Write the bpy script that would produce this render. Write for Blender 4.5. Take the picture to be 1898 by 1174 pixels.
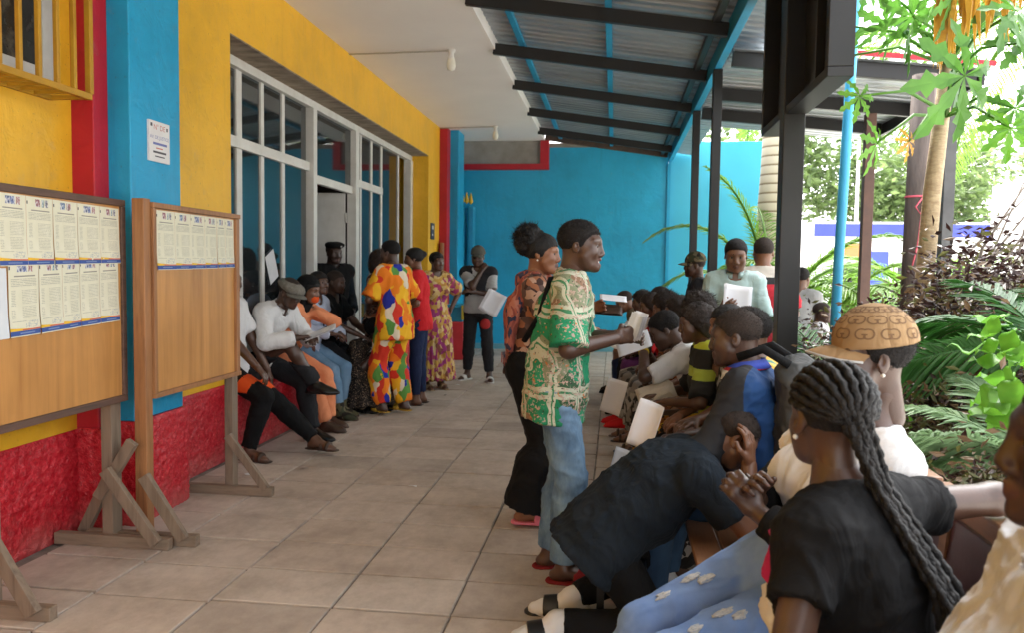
import bpy, bmesh, math, random
import numpy as np
from math import radians, sin, cos, pi
from mathutils import Vector, Matrix
random.seed(7); RNG = np.random.RandomState(7)
for _o in list(bpy.data.objects): bpy.data.objects.remove(_o)
SC = bpy.context.scene
COL = SC.collection
# ---------------------------------------------------------------- camera
def _cam():
    yaw, pitch, roll = radians(7.247), radians(3.419), radians(0.786)
    f = Vector((-sin(yaw)*cos(pitch), cos(yaw)*cos(pitch), -sin(pitch)))
    r = Vector((cos(yaw), sin(yaw), 0)); u = r.cross(f)
    r2 = cos(roll)*r + sin(roll)*u; u2 = -sin(roll)*r + cos(roll)*u
    m = Matrix((( r2.x, u2.x, -f.x, 0), (r2.y, u2.y, -f.y, 0), (r2.z, u2.z, -f.z, 1.5), (0, 0, 0, 1)))
    cd = bpy.data.cameras.new('camera'); co = bpy.data.objects.new('camera', cd); COL.objects.link(co)
    co.matrix_world = m; cd.sensor_width = 36; cd.lens = 28.14; cd.clip_start = .05; cd.clip_end = 1000
    cd.dof.use_dof = True; cd.dof.focus_distance = 3.9; cd.dof.aperture_fstop = 4.5
    SC.camera = co
_cam()
# ---------------------------------------------------------------- sky, sun, exposure
SUN_EL, SUN_AZ = radians(60), radians(8)      # azimuth: clockwise from +Y
def _light():
    w = bpy.data.worlds.new('World'); SC.world = w; w.use_nodes = True
    n = w.node_tree.nodes; l = w.node_tree.links; bg = n['Background']
    s = n.new('ShaderNodeTexSky'); s.sky_type = 'NISHITA'; s.sun_disc = False
    s.sun_elevation = SUN_EL; s.sun_rotation = SUN_AZ; s.air_density = 1.0; s.dust_density = 4.0
    h = n.new('ShaderNodeHueSaturation'); h.inputs['Saturation'].default_value = .16
    l.new(s.outputs[0], h.inputs['Color']); l.new(h.outputs[0], bg.inputs[0]); bg.inputs[1].default_value = .15
    sd = bpy.data.lights.new('sun', 'SUN'); sd.energy = 1.5; sd.angle = radians(12); sd.color = (1, .95, .87)
    so = bpy.data.objects.new('sun', sd); COL.objects.link(so)
    d = Vector((sin(SUN_AZ)*cos(SUN_EL), cos(SUN_AZ)*cos(SUN_EL), sin(SUN_EL)))
    so.rotation_euler = d.to_track_quat('Z', 'Y').to_euler(); so.location = d*60
_light()
SC.view_settings.view_transform = 'Standard'; SC.view_settings.look = 'None'
SC.view_settings.gamma = 1; SC.view_settings.exposure = 3.05
SC.render.engine = 'CYCLES'
SC.cycles.max_bounces = 8; SC.cycles.diffuse_bounces = 5
# ---------------------------------------------------------------- materials
MATS = {}
def nt(name):
    m = bpy.data.materials.new(name); m.use_nodes = True
    t = m.node_tree; return m, t.nodes, t.links, t.nodes['Principled BSDF']
def c4(c): return (c[0], c[1], c[2], 1)
def ramp(n, stops, interp='LINEAR'):
    r = n.new('ShaderNodeValToRGB'); e = r.color_ramp; e.interpolation = interp
    while len(e.elements) < len(stops): e.elements.new(.5)
    for k, (p, c) in enumerate(stops): e.elements[k].position = p; e.elements[k].color = c4(c)
    return r
def coords(n, kind):
    if kind == 'world': return n.new('ShaderNodeNewGeometry').outputs['Position']
    return n.new('ShaderNodeTexCoord').outputs[kind]
def noise(n, l, co, scale, detail=4, rough=.55, sc=None):
    t = n.new('ShaderNodeTexNoise'); t.inputs['Scale'].default_value = scale
    t.inputs['Detail'].default_value = detail; t.inputs['Roughness'].default_value = rough
    if sc:
        mp = n.new('ShaderNodeMapping'); mp.inputs['Scale'].default_value = sc
        l.new(co, mp.inputs[0]); co = mp.outputs[0]
    l.new(co, t.inputs['Vector']); return t
def bump(n, l, b, h, strength=.3, dist=.01):
    k = n.new('ShaderNodeBump'); k.inputs['Strength'].default_value = strength; k.inputs['Distance'].default_value = dist
    l.new(h, k.inputs['Height']); l.new(k.outputs[0], b.inputs['Normal'])
def pm(name, c1, c2=None, scale=6, rough=.6, bstr=.15, bscale=80, bdist=.004, spec=.4, metal=0, kind='world', sc=None, stops=None, trans=0, rvar=0):
    """two-tone noise paint with fine relief"""
    if name in MATS: return MATS[name]
    m, n, l, b = nt(name); co = coords(n, kind)
    if c2 is None: c2 = tuple(x*.82 for x in c1)
    t = noise(n, l, co, scale, 5, .6, sc)
    r = ramp(n, stops or [(.3, c2), (.7, c1)]); l.new(t.outputs[0], r.inputs[0]); l.new(r.outputs[0], b.inputs['Base Color'])
    b.inputs['Roughness'].default_value = rough; b.inputs['Metallic'].default_value = metal
    b.inputs['Specular IOR Level'].default_value = spec
    if rvar:
        mr = n.new('ShaderNodeMapRange'); mr.inputs[3].default_value = rough-rvar; mr.inputs[4].default_value = rough+rvar
        l.new(t.outputs[0], mr.inputs[0]); l.new(mr.outputs[0], b.inputs['Roughness'])
    if bstr:
        t2 = noise(n, l, co, bscale, 3, .6, sc); bump(n, l, b, t2.outputs[0], bstr, bdist)
    if trans:
        ts = n.new('ShaderNodeBsdfTranslucent'); l.new(r.outputs[0], ts.inputs[0])
        mx = n.new('ShaderNodeMixShader'); mx.inputs[0].default_value = trans
        l.new(b.outputs[0], mx.inputs[1]); l.new(ts.outputs[0], mx.inputs[2])
        l.new(mx.outputs[0], n['Material Output'].inputs[0])
    MATS[name] = m; return m
# ---------------------------------------------------------------- objects
def tag(o, label=None, cat=None, group=None, kind=None):
    if label: o['label'] = label
    if cat: o['category'] = cat
    if group: o['group'] = group
    if kind: o['kind'] = kind
    return o
def empty(name, loc=(0, 0, 0), label=None, cat=None, group=None, rz=0):
    o = bpy.data.objects.new(name, None); COL.objects.link(o); o.location = loc; o.rotation_euler = (0, 0, rz)
    o.empty_display_size = .1
    return tag(o, label, cat, group)
class MB:
    def __init__(s): s.v = []; s.f = []; s.mi = []; s.cur = 0
    def add(s, vs, fs):
        o = len(s.v); s.v += [tuple(x) for x in vs]; s.f += [tuple(i+o for i in f) for f in fs]; s.mi += [s.cur]*len(fs); return s
    def box(s, a, b):
        x0, y0, z0 = a; x1, y1, z1 = b
        return s.add([(x0,y0,z0),(x1,y0,z0),(x1,y1,z0),(x0,y1,z0),(x0,y0,z1),(x1,y0,z1),(x1,y1,z1),(x0,y1,z1)],
                     [(0,3,2,1),(4,5,6,7),(0,1,5,4),(1,2,6,5),(2,3,7,6),(3,0,4,7)])
    def beam(s, p, q, w, h, up=(0, 0, 1)):
        p = Vector(p); q = Vector(q); d = (q-p).normalized(); u = Vector(up)
        r = d.cross(u)
        if r.length < 1e-4: r = d.cross(Vector((1, 0, 0)))
        r.normalize(); u = r.cross(d); r *= w/2; u *= h/2
        vs = [p-r-u, p+r-u, p+r+u, p-r+u, q-r-u, q+r-u, q+r+u, q-r+u]
        return s.add(vs, [(0,1,2,3),(7,6,5,4),(0,4,5,1),(1,5,6,2),(2,6,7,3),(3,7,4,0)])
    def tube(s, pts, rad, n=8, cap=True):
        pts = [Vector(p) for p in pts]; rs = rad if hasattr(rad, '__len__') else [rad]*len(pts)
        o = len(s.v); k = len(pts); prev = None
        for i, p in enumerate(pts):
            d = (pts[min(i+1, k-1)]-pts[max(i-1, 0)]).normalized()
            if prev is None:
                a = d.cross(Vector((0, 0, 1)))
                if a.length < .05: a = d.cross(Vector((1, 0, 0)))
            else: a = prev-d*prev.dot(d)
            a.normalize(); prev = a; b = d.cross(a)
            for j in range(n):
                t = 2*pi*j/n; s.v.append(tuple(p+(a*cos(t)+b*sin(t))*rs[i]))
        for i in range(k-1):
            for j in range(n):
                s.f.append((o+i*n+j, o+i*n+(j+1)%n, o+(i+1)*n+(j+1)%n, o+(i+1)*n+j)); s.mi.append(s.cur)
        if cap:
            s.f.append(tuple(o+j for j in range(n))[::-1]); s.f.append(tuple(o+(k-1)*n+j for j in range(n))); s.mi += [s.cur]*2
        return s
    def lathe(s, c, prof, n=16):
        o = len(s.v); c = Vector(c)
        for (r, z) in prof:
            for j in range(n):
                t = 2*pi*j/n; s.v.append((c.x+r*cos(t), c.y+r*sin(t), c.z+z))
        for i in range(len(prof)-1):
            for j in range(n): s.f.append((o+i*n+j, o+i*n+(j+1)%n, o+(i+1)*n+(j+1)%n, o+(i+1)*n+j)); s.mi.append(s.cur)
        return s
    def mesh(s, name, mats, smooth=False):
        me = bpy.data.meshes.new(name); me.from_pydata(s.v, [], s.f)
        for m in (mats if isinstance(mats, (list, tuple)) else [mats]): me.materials.append(m)
        if any(s.mi): me.polygons.foreach_set('material_index', s.mi)
        if smooth: me.polygons.foreach_set('use_smooth', [True]*len(s.f))
        me.update(); return me
    def build(s, name, mats, parent=None, smooth=False, bev=0, loc=None, local=True):
        """verts are in the parent's space"""
        o = bpy.data.objects.new(name, s.mesh(name, mats, smooth)); COL.objects.link(o)
        if parent: o.parent = parent
        if loc: o.location = loc
        if bev:
            b = o.modifiers.new('bevel', 'BEVEL'); b.width = bev; b.segments = 2; b.limit_method = 'ANGLE'
        return o
def box(name, a, b, m, parent=None, bev=0): return MB().box(a, b).build(name, m, parent, bev=bev)
def link_copy(o, parent=None):
    c = o.copy(); COL.objects.link(c); c.parent = parent; return c
def copy_tree(o, parent=None):
    c = link_copy(o, parent)
    for ch in o.children: copy_tree(ch, c)
    return c
# ================================================================ the setting
def origin_of(p):
    v = Vector((0, 0, 0))
    while p: v += p.location; p = p.parent
    return v
def wb(mb, name, mats, parent=None, smooth=False, bev=0):
    """world-space verts, stored relative to the parent's base"""
    if parent:
        o = origin_of(parent); mb.v = [(x-o.x, y-o.y, z-o.z) for x, y, z in mb.v]
    return mb.build(name, mats, parent, smooth, bev)
def wbox(name, a, b, m, parent=None, bev=0): return wb(MB().box(a, b), name, m, parent, bev=bev)

def paint(name, c, rough=.42, wav=.03):
    """hand-rolled oil paint on trowelled plaster: streaks, scuffs, wavy sheen"""
    m, n, l, b = nt(name); co = coords(n, 'world'); dk = tuple(x*.80 for x in c); lt = tuple(min(.9, x*1.08+.006) for x in c)
    t = noise(n, l, co, 1.2, 6, .65); r = ramp(n, [(.30, dk), (.52, c), (.74, lt)]); l.new(t.outputs[0], r.inputs[0]); cur = r.outputs[0]
    def layer(tex, lo, hi, col, amt):
        nonlocal cur
        mr = n.new('ShaderNodeMapRange'); l.new(tex.outputs[0], mr.inputs[0]); mr.inputs[1].default_value = lo; mr.inputs[2].default_value = hi; mr.inputs[4].default_value = amt
        x = n.new('ShaderNodeMixRGB'); l.new(mr.outputs[0], x.inputs[0]); l.new(cur, x.inputs[1]); x.inputs[2].default_value = c4(col); cur = x.outputs[0]
    layer(noise(n, l, co, 3.2, 5, .7, (3.5, 3.5, .35)), .56, .78, tuple(x*.62 for x in c), .45)      # runs
    layer(noise(n, l, co, 7.0, 6, .75), .60, .72, (.30, .26, .22), .20)                              # worn, dusty patches
    layer(noise(n, l, co, 46, 3, .6), .66, .72, (.06, .05, .045), .35)                               # specks and scuffs
    l.new(cur, b.inputs[0]); b.inputs['Specular IOR Level'].default_value = .42
    mr = n.new('ShaderNodeMapRange'); l.new(t.outputs[0], mr.inputs[0]); mr.inputs[3].default_value = rough-.10; mr.inputs[4].default_value = rough+.12; l.new(mr.outputs[0], b.inputs['Roughness'])
    t2 = noise(n, l, co, 5.5, 3, .55); t2.inputs['Distortion'].default_value = .6; k = n.new('ShaderNodeBump'); k.inputs['Strength'].default_value = .35; k.inputs['Distance'].default_value = wav; l.new(t2.outputs[0], k.inputs['Height'])
    t3 = noise(n, l, co, 60, 3, .6); k2 = n.new('ShaderNodeBump'); k2.inputs['Strength'].default_value = .2; k2.inputs['Distance'].default_value = .004; l.new(t3.outputs[0], k2.inputs['Height']); l.new(k.outputs[0], k2.inputs['Normal']); l.new(k2.outputs[0], b.inputs['Normal']); return m
YEL = paint('yellow_oil_paint', (.78, .43, .022)); BLU = paint('blue_oil_paint', (.010, .31, .55)); RED = paint('red_oil_paint', (.44, .010, .024))
def _dado():
    m, n, l, b = nt('red_roughcast'); co = coords(n, 'world')
    t = noise(n, l, co, 42, 3, .6); r = ramp(n, [(.35, (.40, .006, .014)), (.62, (.60, .018, .030)), (.75, (.66, .06, .06))])
    l.new(t.outputs[0], r.inputs[0]); l.new(r.outputs[0], b.inputs[0])
    # scuffed, dusty near the ground
    sx = n.new('ShaderNodeSeparateXYZ'); l.new(co, sx.inputs[0]); t3 = noise(n, l, co, 9, 4)
    ad = n.new('ShaderNodeMath'); ad.operation = 'MULTIPLY_ADD'; l.new(t3.outputs[0], ad.inputs[0]); ad.inputs[1].default_value = .45; l.new(sx.outputs[2], ad.inputs[2])
    mr = n.new('ShaderNodeMapRange'); l.new(ad.outputs[0], mr.inputs[0]); mr.inputs[1].default_value = .42; mr.inputs[2].default_value = .14; mr.inputs[4].default_value = .55
    mx = n.new('ShaderNodeMixRGB'); l.new(mr.outputs[0], mx.inputs[0]); l.new(r.outputs[0], mx.inputs[1]); mx.inputs[2].default_value = (.42, .14, .12, 1)
    l.new(mx.outputs[0], b.inputs[0])
    b.inputs['Roughness'].default_value = .27; b.inputs['Specular IOR Level'].default_value = .6
    t2 = noise(n, l, co, 70, 3, .65); bump(n, l, b, t2.outputs[0], .8, .012); return m
DADO = _dado()
CEIL = pm('white_ceiling_paint', (.86, .82, .79), (.80, .76, .73), .9, .75, .12, 30, .004)
CONC = pm('bare_concrete', (.34, .32, .29), (.22, .20, .18), 3, .85, .3, 60, .004)
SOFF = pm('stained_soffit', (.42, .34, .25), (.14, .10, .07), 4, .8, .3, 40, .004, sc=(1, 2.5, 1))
FRAME = pm('white_metal_frame', (.72, .71, .67), (.60, .58, .53), 5, .45, .1, 60, .002)
STEEL = pm('black_painted_steel', (.0075, .006, .0055), (.005, .0042, .004), 6, .45, .15, 50, .002, .5)
BLUST = pm('blue_painted_steel', (.03, .33, .56), (.02, .24, .42), 4, .4, .15, 40, .002)
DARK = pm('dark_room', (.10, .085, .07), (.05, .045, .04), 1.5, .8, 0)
def _glass():
    m, n, l, b = nt('window_glass')
    b.inputs['Base Color'].default_value = (.02, .025, .028, 1); b.inputs['Roughness'].default_value = .04
    b.inputs['Specular IOR Level'].default_value = 1.0; b.inputs['IOR'].default_value = 2.0
    tr = n.new('ShaderNodeBsdfTransparent'); tr.inputs[0].default_value = (.75, .8, .8, 1)
    mx = n.new('ShaderNodeMixShader'); mx.inputs[0].default_value = .22
    l.new(b.outputs[0], mx.inputs[1]); l.new(tr.outputs[0], mx.inputs[2]); l.new(mx.outputs[0], n['Material Output'].inputs[0]); return m
GLASS = _glass()
def _slab():
    m, n, l, b = nt('cement_slab'); co = coords(n, 'world')
    oi = n.new('ShaderNodeObjectInfo')
    t = noise(n, l, co, 2.2, 6, .62); r = ramp(n, [(.25, (.34, .28, .225)), (.5, (.475, .402, .335)), (.78, (.58, .505, .43))])
    l.new(t.outputs[0], r.inputs[0])
    t4 = noise(n, l, co, 14, 5, .7, (1, .6, 1)); mx0 = n.new('ShaderNodeMixRGB'); mx0.blend_type = 'OVERLAY'; mx0.inputs[0].default_value = .30
    l.new(r.outputs[0], mx0.inputs[1]); l.new(t4.outputs[0], mx0.inputs[2])
    mx = n.new('ShaderNodeMixRGB'); mx.blend_type = 'MULTIPLY'; mx.inputs[0].default_value = .65
    r2 = ramp(n, [(0, (.72, .70, .70)), (.5, (.95, .90, .87)), (1, (1.0, 1.0, 1.0))]); l.new(oi.outputs['Random'], r2.inputs[0])
    l.new(mx0.outputs[0], mx.inputs[1]); l.new(r2.outputs[0], mx.inputs[2]); l.new(mx.outputs[0], b.inputs[0])
    b.inputs['Roughness'].default_value = .72; b.inputs['Specular IOR Level'].default_value = .3
    t2 = noise(n, l, co, 90, 4, .6); bump(n, l, b, t2.outputs[0], .25, .004); return m
SLAB = _slab()
GROUT = pm('cement_joint', (.34, .29, .24), (.10, .08, .065), 5, .9, .4, 70, .005)
PAVE = pm('pale_street_concrete', (.52, .50, .46), (.42, .40, .37), .6, .85, .1, 30)
SOIL = pm('garden_soil', (.10, .07, .045), (.05, .035, .025), 5, .9, .5, 30, .02)

# ---- ground, floor
g = MB(); g.add([(-60, -40, -.16), (300, -40, -.16), (300, 300, -.16), (-60, 300, -.16)], [(0, 1, 2, 3)])
tag(g.build('ground', PAVE), kind='structure')
fl = empty('floor', (-1, 7, 0)); tag(fl, kind='structure')
wbox('mortar_bed', (-3.3, -8, -.15), (1.3, 14.9, -.012), GROUT, fl)
def _slabs():
    xs = [-2.88, -2.32, -1.765, -1.205, -.672, -.115, .44, 1.0]; ys = [2.125+.395*i for i in range(33)]
    variants = []
    for k in range(5):
        r = random.Random(k); b = MB(); w, d = .553, .395; e = .0055; f = .0095
        a = [(e, f), (w-e, f), (w-e, d-f), (e, d-f)]; a = [(x+r.uniform(-.0025, .0025), y+r.uniform(-.0025, .0025)) for x, y in a]
        vs = [(x, y, -.02) for x, y in a]+[(x, y, -.003) for x, y in a]+[(x+(w/2-x)*.016, y+(d/2-y)*.02, 0) for x, y in a]
        fs = [(8, 9, 10, 11)]
        for i in range(4):
            j = (i+1) % 4; fs += [(i, j, 4+j, 4+i), (4+i, 4+j, 8+j, 8+i)]
        b.add(vs, fs); variants.append(b.mesh('slab', SLAB))
    for i in range(len(xs)-1):
        jog = random.uniform(-.03, .03)
        for y in ys:
            o = bpy.data.objects.new('slab', random.choice(variants)); COL.objects.link(o); o.parent = fl
            o.location = (xs[i]-fl.location.x, y+(jog if i else 0)-fl.location.y, random.uniform(-.002, .0025))
            o.scale = ((xs[i+1]-xs[i])/.553, 1, 1); o.rotation_euler = (random.uniform(-.003, .003), random.uniform(-.002, .002), random.uniform(-.003, .003))
_slabs()

# ---- the building on the left
bld = empty('school_building', (-2.93, 4.5, 0), 'long building front in yellow, blue and red paint with glazed opening', 'building')
CZ = 3.83
def rough_panel(name, x, y0, y1, z1, face='x', seed=0, x2=None):
    """rough-cast dado face: a relief grid that faces +x (or -y)"""
    L = (y1-y0) if face == 'x' else (y1-y0)
    nu, nv = max(2, int(L/.014)), int(z1/.014)
    r = np.random.RandomState(seed); h = r.rand(nu+1, nv+1)
    hh = (h+np.roll(h, 1, 0)+np.roll(h, 1, 1)+np.roll(np.roll(h, 1, 0), 1, 1))/4
    b = MB(); vs = []
    for i in range(nu+1):
        for j in range(nv+1):
            u = y0+L*i/nu; v = z1*j/nv; d = (.010*h[i, j]+.012*hh[i, j])*(0 if j == nv else 1)
            vs.append((x+d, u, v) if face == 'x' else (u, x-d, v))
    fs = [(i*(nv+1)+j, (i+1)*(nv+1)+j, (i+1)*(nv+1)+j+1, i*(nv+1)+j+1) for i in range(nu) for j in range(nv)]
    if True: b.add(vs, fs)
    return wb(b, name, DADO, bld, smooth=True)
# near wall (window with the cage), lengthened unseen behind the camera against sky light
wbox('wall', (-3.2, -8, .575), (-2.95, 4.07, CZ), YEL, bld)
rough_panel('dado', -2.955, -.2, 4.09, .575, seed=1)
wbox('dado_core', (-3.2, -8, -.1), (-2.956, 4.09, .574), DADO, bld)
# red pilaster, blue pillar
wbox('pilaster', (-3.2, 4.071, .58), (-2.82, 4.2, CZ), RED, bld, bev=.006)
wbox('pillar', (-3.2, 4.201, .60), (-2.69, 4.72, CZ), BLU, bld, bev=.008)
rough_panel('dado', 4.075, -2.96, -2.8, .58, 'y', seed=2); rough_panel('dado', -2.81, 4.06, 4.2, .58, seed=3)
rough_panel('dado', 4.19, -2.82, -2.66, .60, 'y', seed=4); rough_panel('dado', -2.675, 4.185, 4.735, .60, seed=5)
wbox('dado_core', (-3.2, 4.08, -.1), (-2.812, 4.2, .579), DADO, bld)
wbox('dado_core', (-3.2, 4.2005, -.1), (-2.677, 4.73, .599), DADO, bld)
# wall between pillar and opening, lintel band, far pier
wbox('wall', (-3.2, 4.721, .585), (-2.93, 5.86, CZ), YEL, bld)
wbox('lintel', (-3.18, 5.861, 3.262), (-2.93, 12.40, CZ), YEL, bld)
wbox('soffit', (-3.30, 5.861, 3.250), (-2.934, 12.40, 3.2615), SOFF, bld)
wbox('wall', (-3.4, 12.401, .585), (-2.93, 13.2, CZ), YEL, bld)
for (a, b_) in ((4.735, 8.30), (9.62, 13.2)):
    rough_panel('dado', -2.935, a, b_, .585, seed=int(a*10))
    wbox('dado_core', (-3.42, a, -.1), (-2.937, b_, .584), DADO, bld)
wbox('doorstep', (-3.5, 8.301, -.1), (-2.95, 9.619, .03), CONC, bld)
wbox('pilaster', (-3.2, 13.201, 0), (-2.80, 13.45, CZ), RED, bld, bev=.006)
wbox('pillar', (-3.2, 13.451, 0), (-2.66, 13.95, CZ), BLU, bld, bev=.008)
wbox('wall', (-3.3, 13.951, 0), (-3.0, 14.7, CZ), BLU, bld)
wbox('ceiling_slab', (-7.5, -8, CZ+.001), (-1.31, 14.72, 4.02), CEIL, bld)  # stretch behind the camera is unseen, added to block sky light
# small notice plate by the far pier and the timber leaning there
nb = wbox('number_plate', (-2.929, 12.56, 1.96), (-2.915, 12.80, 2.22), pm('navy_plate', (.02, .03, .07), None, 8, .4, 0), bld)
wbox('plate_mark', (-2.9145, 12.62, 2.12), (-2.9135, 12.74, 2.18), pm('white_print', (.7, .7, .68), None, 8, .6, 0), nb)
wbox('plate_mark', (-2.9145, 12.62, 2.02), (-2.9135, 12.70, 2.05), MATS['white_print'], nb)
# ---- glazing
def glazing():
    wf = empty('window_frame', (-.32, 1.36, 0)); wf.parent = bld
    xg = -3.25
    def bar(y0, y1, z0, z1, x0=xg-.03, x1=xg+.03, name='mullion'): return wbox(name, (x0, y0, z0), (x1, y1, z1), FRAME, wf, bev=.003)
    T0, T1, TR0, TR1, S = 3.17, 3.248, 2.505, 2.60, .585
    bar(5.861, 12.399, T0, T1, name='head_rail', x1=xg+.06)
    # wide box posts
    for y0, y1 in ((8.20, 8.30), (9.60, 9.72), (12.26, 12.398)): bar(y0, y1, .0 if y1 < 10 else S, T0-.001, xg-.04, xg+.075, 'post')
    # first bay
    bar(5.862, 8.199, S, S+.07, name='bottom_rail'); bar(5.862, 8.199, TR0, TR1, name='transom')
    b1 = [5.862, 6.62, 7.08, 7.55, 8.199]
    for y in b1[1:-1]:
        w = .05 if y == 6.62 else .032
        bar(y-w, y+w, S+.071, TR0-.001, x1=xg+.02); bar(y-w, y+w, TR1+.001, T0-.001, x1=xg+.02)
    # door bay
    bar(8.301, 9.599, 2.40, 2.49, name='door_head')
    # third bay
    b3 = [9.721, 9.93, 10.42, 10.86, 12.259]
    bar(9.721, 12.259, S, S+.07, name='bottom_rail'); bar(9.721, 10.90, TR0, TR1, name='transom')
    for y in (9.96, 10.42, 10.88, 11.75):
        w = .028
        if y < 11: bar(y-w, y+w, S+.071, TR0-.001, x1=xg+.02); bar(y-w, y+w, TR1+.001, T0-.001, x1=xg+.02)
        else: bar(y-w, y+w, S+.071, T0-.001, x1=xg+.02)
    def pane(y0, y1, z0, z1): wbox('pane', (xg-.004, y0, z0), (xg+.004, y1, z1), GLASS, wf)
    for y0, y1 in zip(b1[:-1], b1[1:]):
        pane(y0+.04, y1-.04, S+.075, TR0-.004); pane(y0+.04, y1-.04, TR1+.004, T0-.004)
    pane(8.305, 9.595, 2.494, T0-.004)
    for y0, y1 in ((9.73, 9.93), (9.99, 10.39), (10.45, 10.85)):
        pane(y0, y1, S+.075, TR0-.004); pane(y0, y1, TR1+.004, T0-.004)
    pane(10.92, 11.71, S+.075, T0-.004)
    # open door leaf swung into the room, hinged on the far post
    dl = empty('door', (-.39, 5.08, 0)); dl.parent = bld
    wb(MB().beam((-3.30, 9.56, 1.22), (-4.0, 9.40, 1.22), .05, 2.36), 'door_leaf', FRAME, dl, bev=.004)
    for z in (.5, 1.35, 2.1): wb(MB().tube([(-3.285, 9.535, z-.06), (-3.285, 9.535, z+.06)], .014), 'hinge', FRAME, dl, True)
glazing()
tag(wb(MB().beam((-3.235, 7.22, 1.62), (-3.235, 7.34, 1.36), .20, .002, (1, 0, 0)), 'paper_sheet', pm('taped_paper', (.7, .7, .7), None, 8, .7, 0)), 'white paper taped crooked inside the second window pane', 'paper')
# room behind the glass
rm = empty('classroom', (-5, 9, 0)); tag(rm, kind='structure')
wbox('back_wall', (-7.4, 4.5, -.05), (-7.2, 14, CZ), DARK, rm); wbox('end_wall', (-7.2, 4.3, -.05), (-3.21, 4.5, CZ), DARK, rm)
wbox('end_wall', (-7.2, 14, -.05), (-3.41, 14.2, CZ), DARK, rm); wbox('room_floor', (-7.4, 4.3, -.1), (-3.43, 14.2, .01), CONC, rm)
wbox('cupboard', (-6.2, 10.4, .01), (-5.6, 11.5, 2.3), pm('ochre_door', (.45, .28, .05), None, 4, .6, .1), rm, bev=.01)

# ---- far blue wall
fw = empty('end_wall', (-.5, 14.7, 0), 'tall blue painted wall closing the far end of the corridor', 'wall')
wbox('wall', (-3.3, 14.701, -.15), (.915, 14.9, 3.72), paint('sky_blue_oil_paint', (.016, .38, .64)), fw)
wbox('coping', (-3.3, 14.69, 3.721), (.93, 14.91, 3.80), CONC, fw)
wbox('wall', (.93, 14.76, -.15), (2.62, 14.96, 3.82), pm('daylit_blue_paint', (.05, .42, .62), (.04, .36, .55), 1.0, .4, .2, 20, .004), fw, bev=.01)  # same blue wall past the roof; its daylight is put into the colour
wbox('corner_trim', (.90, 14.66, -.15), (.955, 14.70, 3.42), BLU, fw)
wbox('skirting', (-3.0, 14.672, -.012), (.9, 14.70, .10), pm('faded_blue', (.10, .38, .50), (.22, .40, .45), 5, .6, .3, 30), fw, bev=.006)
wbox('beam_infill', (-2.95, 14.62, 3.41), (-1.38, 14.699, CZ), CONC, fw)
wbox('red_band', (-2.95, 14.55, 3.31), (-1.22, 14.698, 3.409), RED, fw, bev=.005)
wbox('red_band', (-1.378, 14.55, 3.4095), (-1.222, 14.698, CZ-.002), RED, fw, bev=.005)
# gate with yellow spear tips by the corner
gt = empty('steel_gate', (-2.72, 14.2, 0), 'blue steel gate leaf with yellow spear tips in far left corner', 'gate')
wbox('gate_panel', (-2.78, 14.05, .15), (-2.72, 14.62, 2.6), BLUST, gt, bev=.004)
wbox('gate_frame', (-2.80, 14.0, .05), (-2.70, 14.049, 2.68), BLUST, gt, bev=.004)
wbox('gate_frame', (-2.64, 14.35, .05), (-2.56, 14.60, 2.62), BLUST, gt, bev=.004)
for i in range(3):
    wb(MB().lathe((-2.73+.055*i, 14.2+.12*i, 2.66), [(.0, 0), (.022, .02), (.045, .05), (.012, .2), (.0, .22)], 8), 'spear_tip', pm('yellow_tip', (.75, .45, .03), None, 6, .4, 0), gt, True)
cn = empty('counter', (-2.5, 12.9, 0), 'small blue and red painted counter beside the far pillar', 'counter')
wbox('counter_body', (-2.66, 12.75, 0), (-2.42, 13.2, .62), pm('red_counter_paint', (.55, .05, .06), (.45, .03, .04), 5, .5, .2, 30), cn, bev=.01)
wbox('counter_body', (-2.64, 12.77, .621), (-2.44, 13.18, .86), BLUST, cn, bev=.01)
wbox('counter_top', (-2.70, 12.7, .861), (-2.25, 13.25, .91), BLUST, cn, bev=.008)
wb(MB().tube([(-2.28, 12.75, 0), (-2.28, 12.75, .86)], .02), 'leg', BLUST, cn, True)
wbox('rag', (-2.44, 12.685, .66), (-2.33, 12.70, .90), pm('yellow_rag', (.55, .45, .06), None, 20, .8, .3, 40), cn, bev=.005)
# plank leaning by the pier
tag(wb(MB().beam((-2.86, 13.1, 0), (-2.86, 13.15, 1.92), .16, .04, (1, 0, 0)), 'plank', pm('reddish_plank', (.38, .17, .08), (.25, .1, .05), 12, .6, .3, 60, sc=(6, 6, .6)), bev=.003), 'reddish plank leaning upright against the red far pilaster', 'plank')

# ---- lamps on the slab ceiling
def lamp(x, y, wire_y0, label):
    t = empty('bulb_holder', (x, y, CZ), label, 'lamp', 'bare bulbs under the ceiling')
    wb(MB().tube([(-2.93, wire_y0, CZ-.012), (x-.05, y, CZ-.012), (x, y, CZ-.03)], .008, 6), 'conduit', pm('old_white_cable', (.55, .52, .47), None, 9, .6, 0), t, True)
    wb(MB().lathe((x, y, CZ), [(.045, 0), (.045, -.02), (.028, -.03), (.028, -.07), (.034, -.09)], 14), 'socket', pm('bakelite_white', (.7, .68, .64), None, 9, .4, 0), t, True)
    wb(MB().lathe((x, y, CZ), [(.034, -.09), (.046, -.12), (.05, -.17), (.04, -.21), (.0, -.225)], 14), 'bulb', pm('milky_bulb', (.78, .76, .66), None, 9, .15, 0), t, True)
lamp(-1.78, 8.55, 8.6, 'bare bulb on a long conduit nearest the yellow lintel')
lamp(-1.98, 13.1, 13.2, 'bare bulb hanging near the red band at far end')

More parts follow.
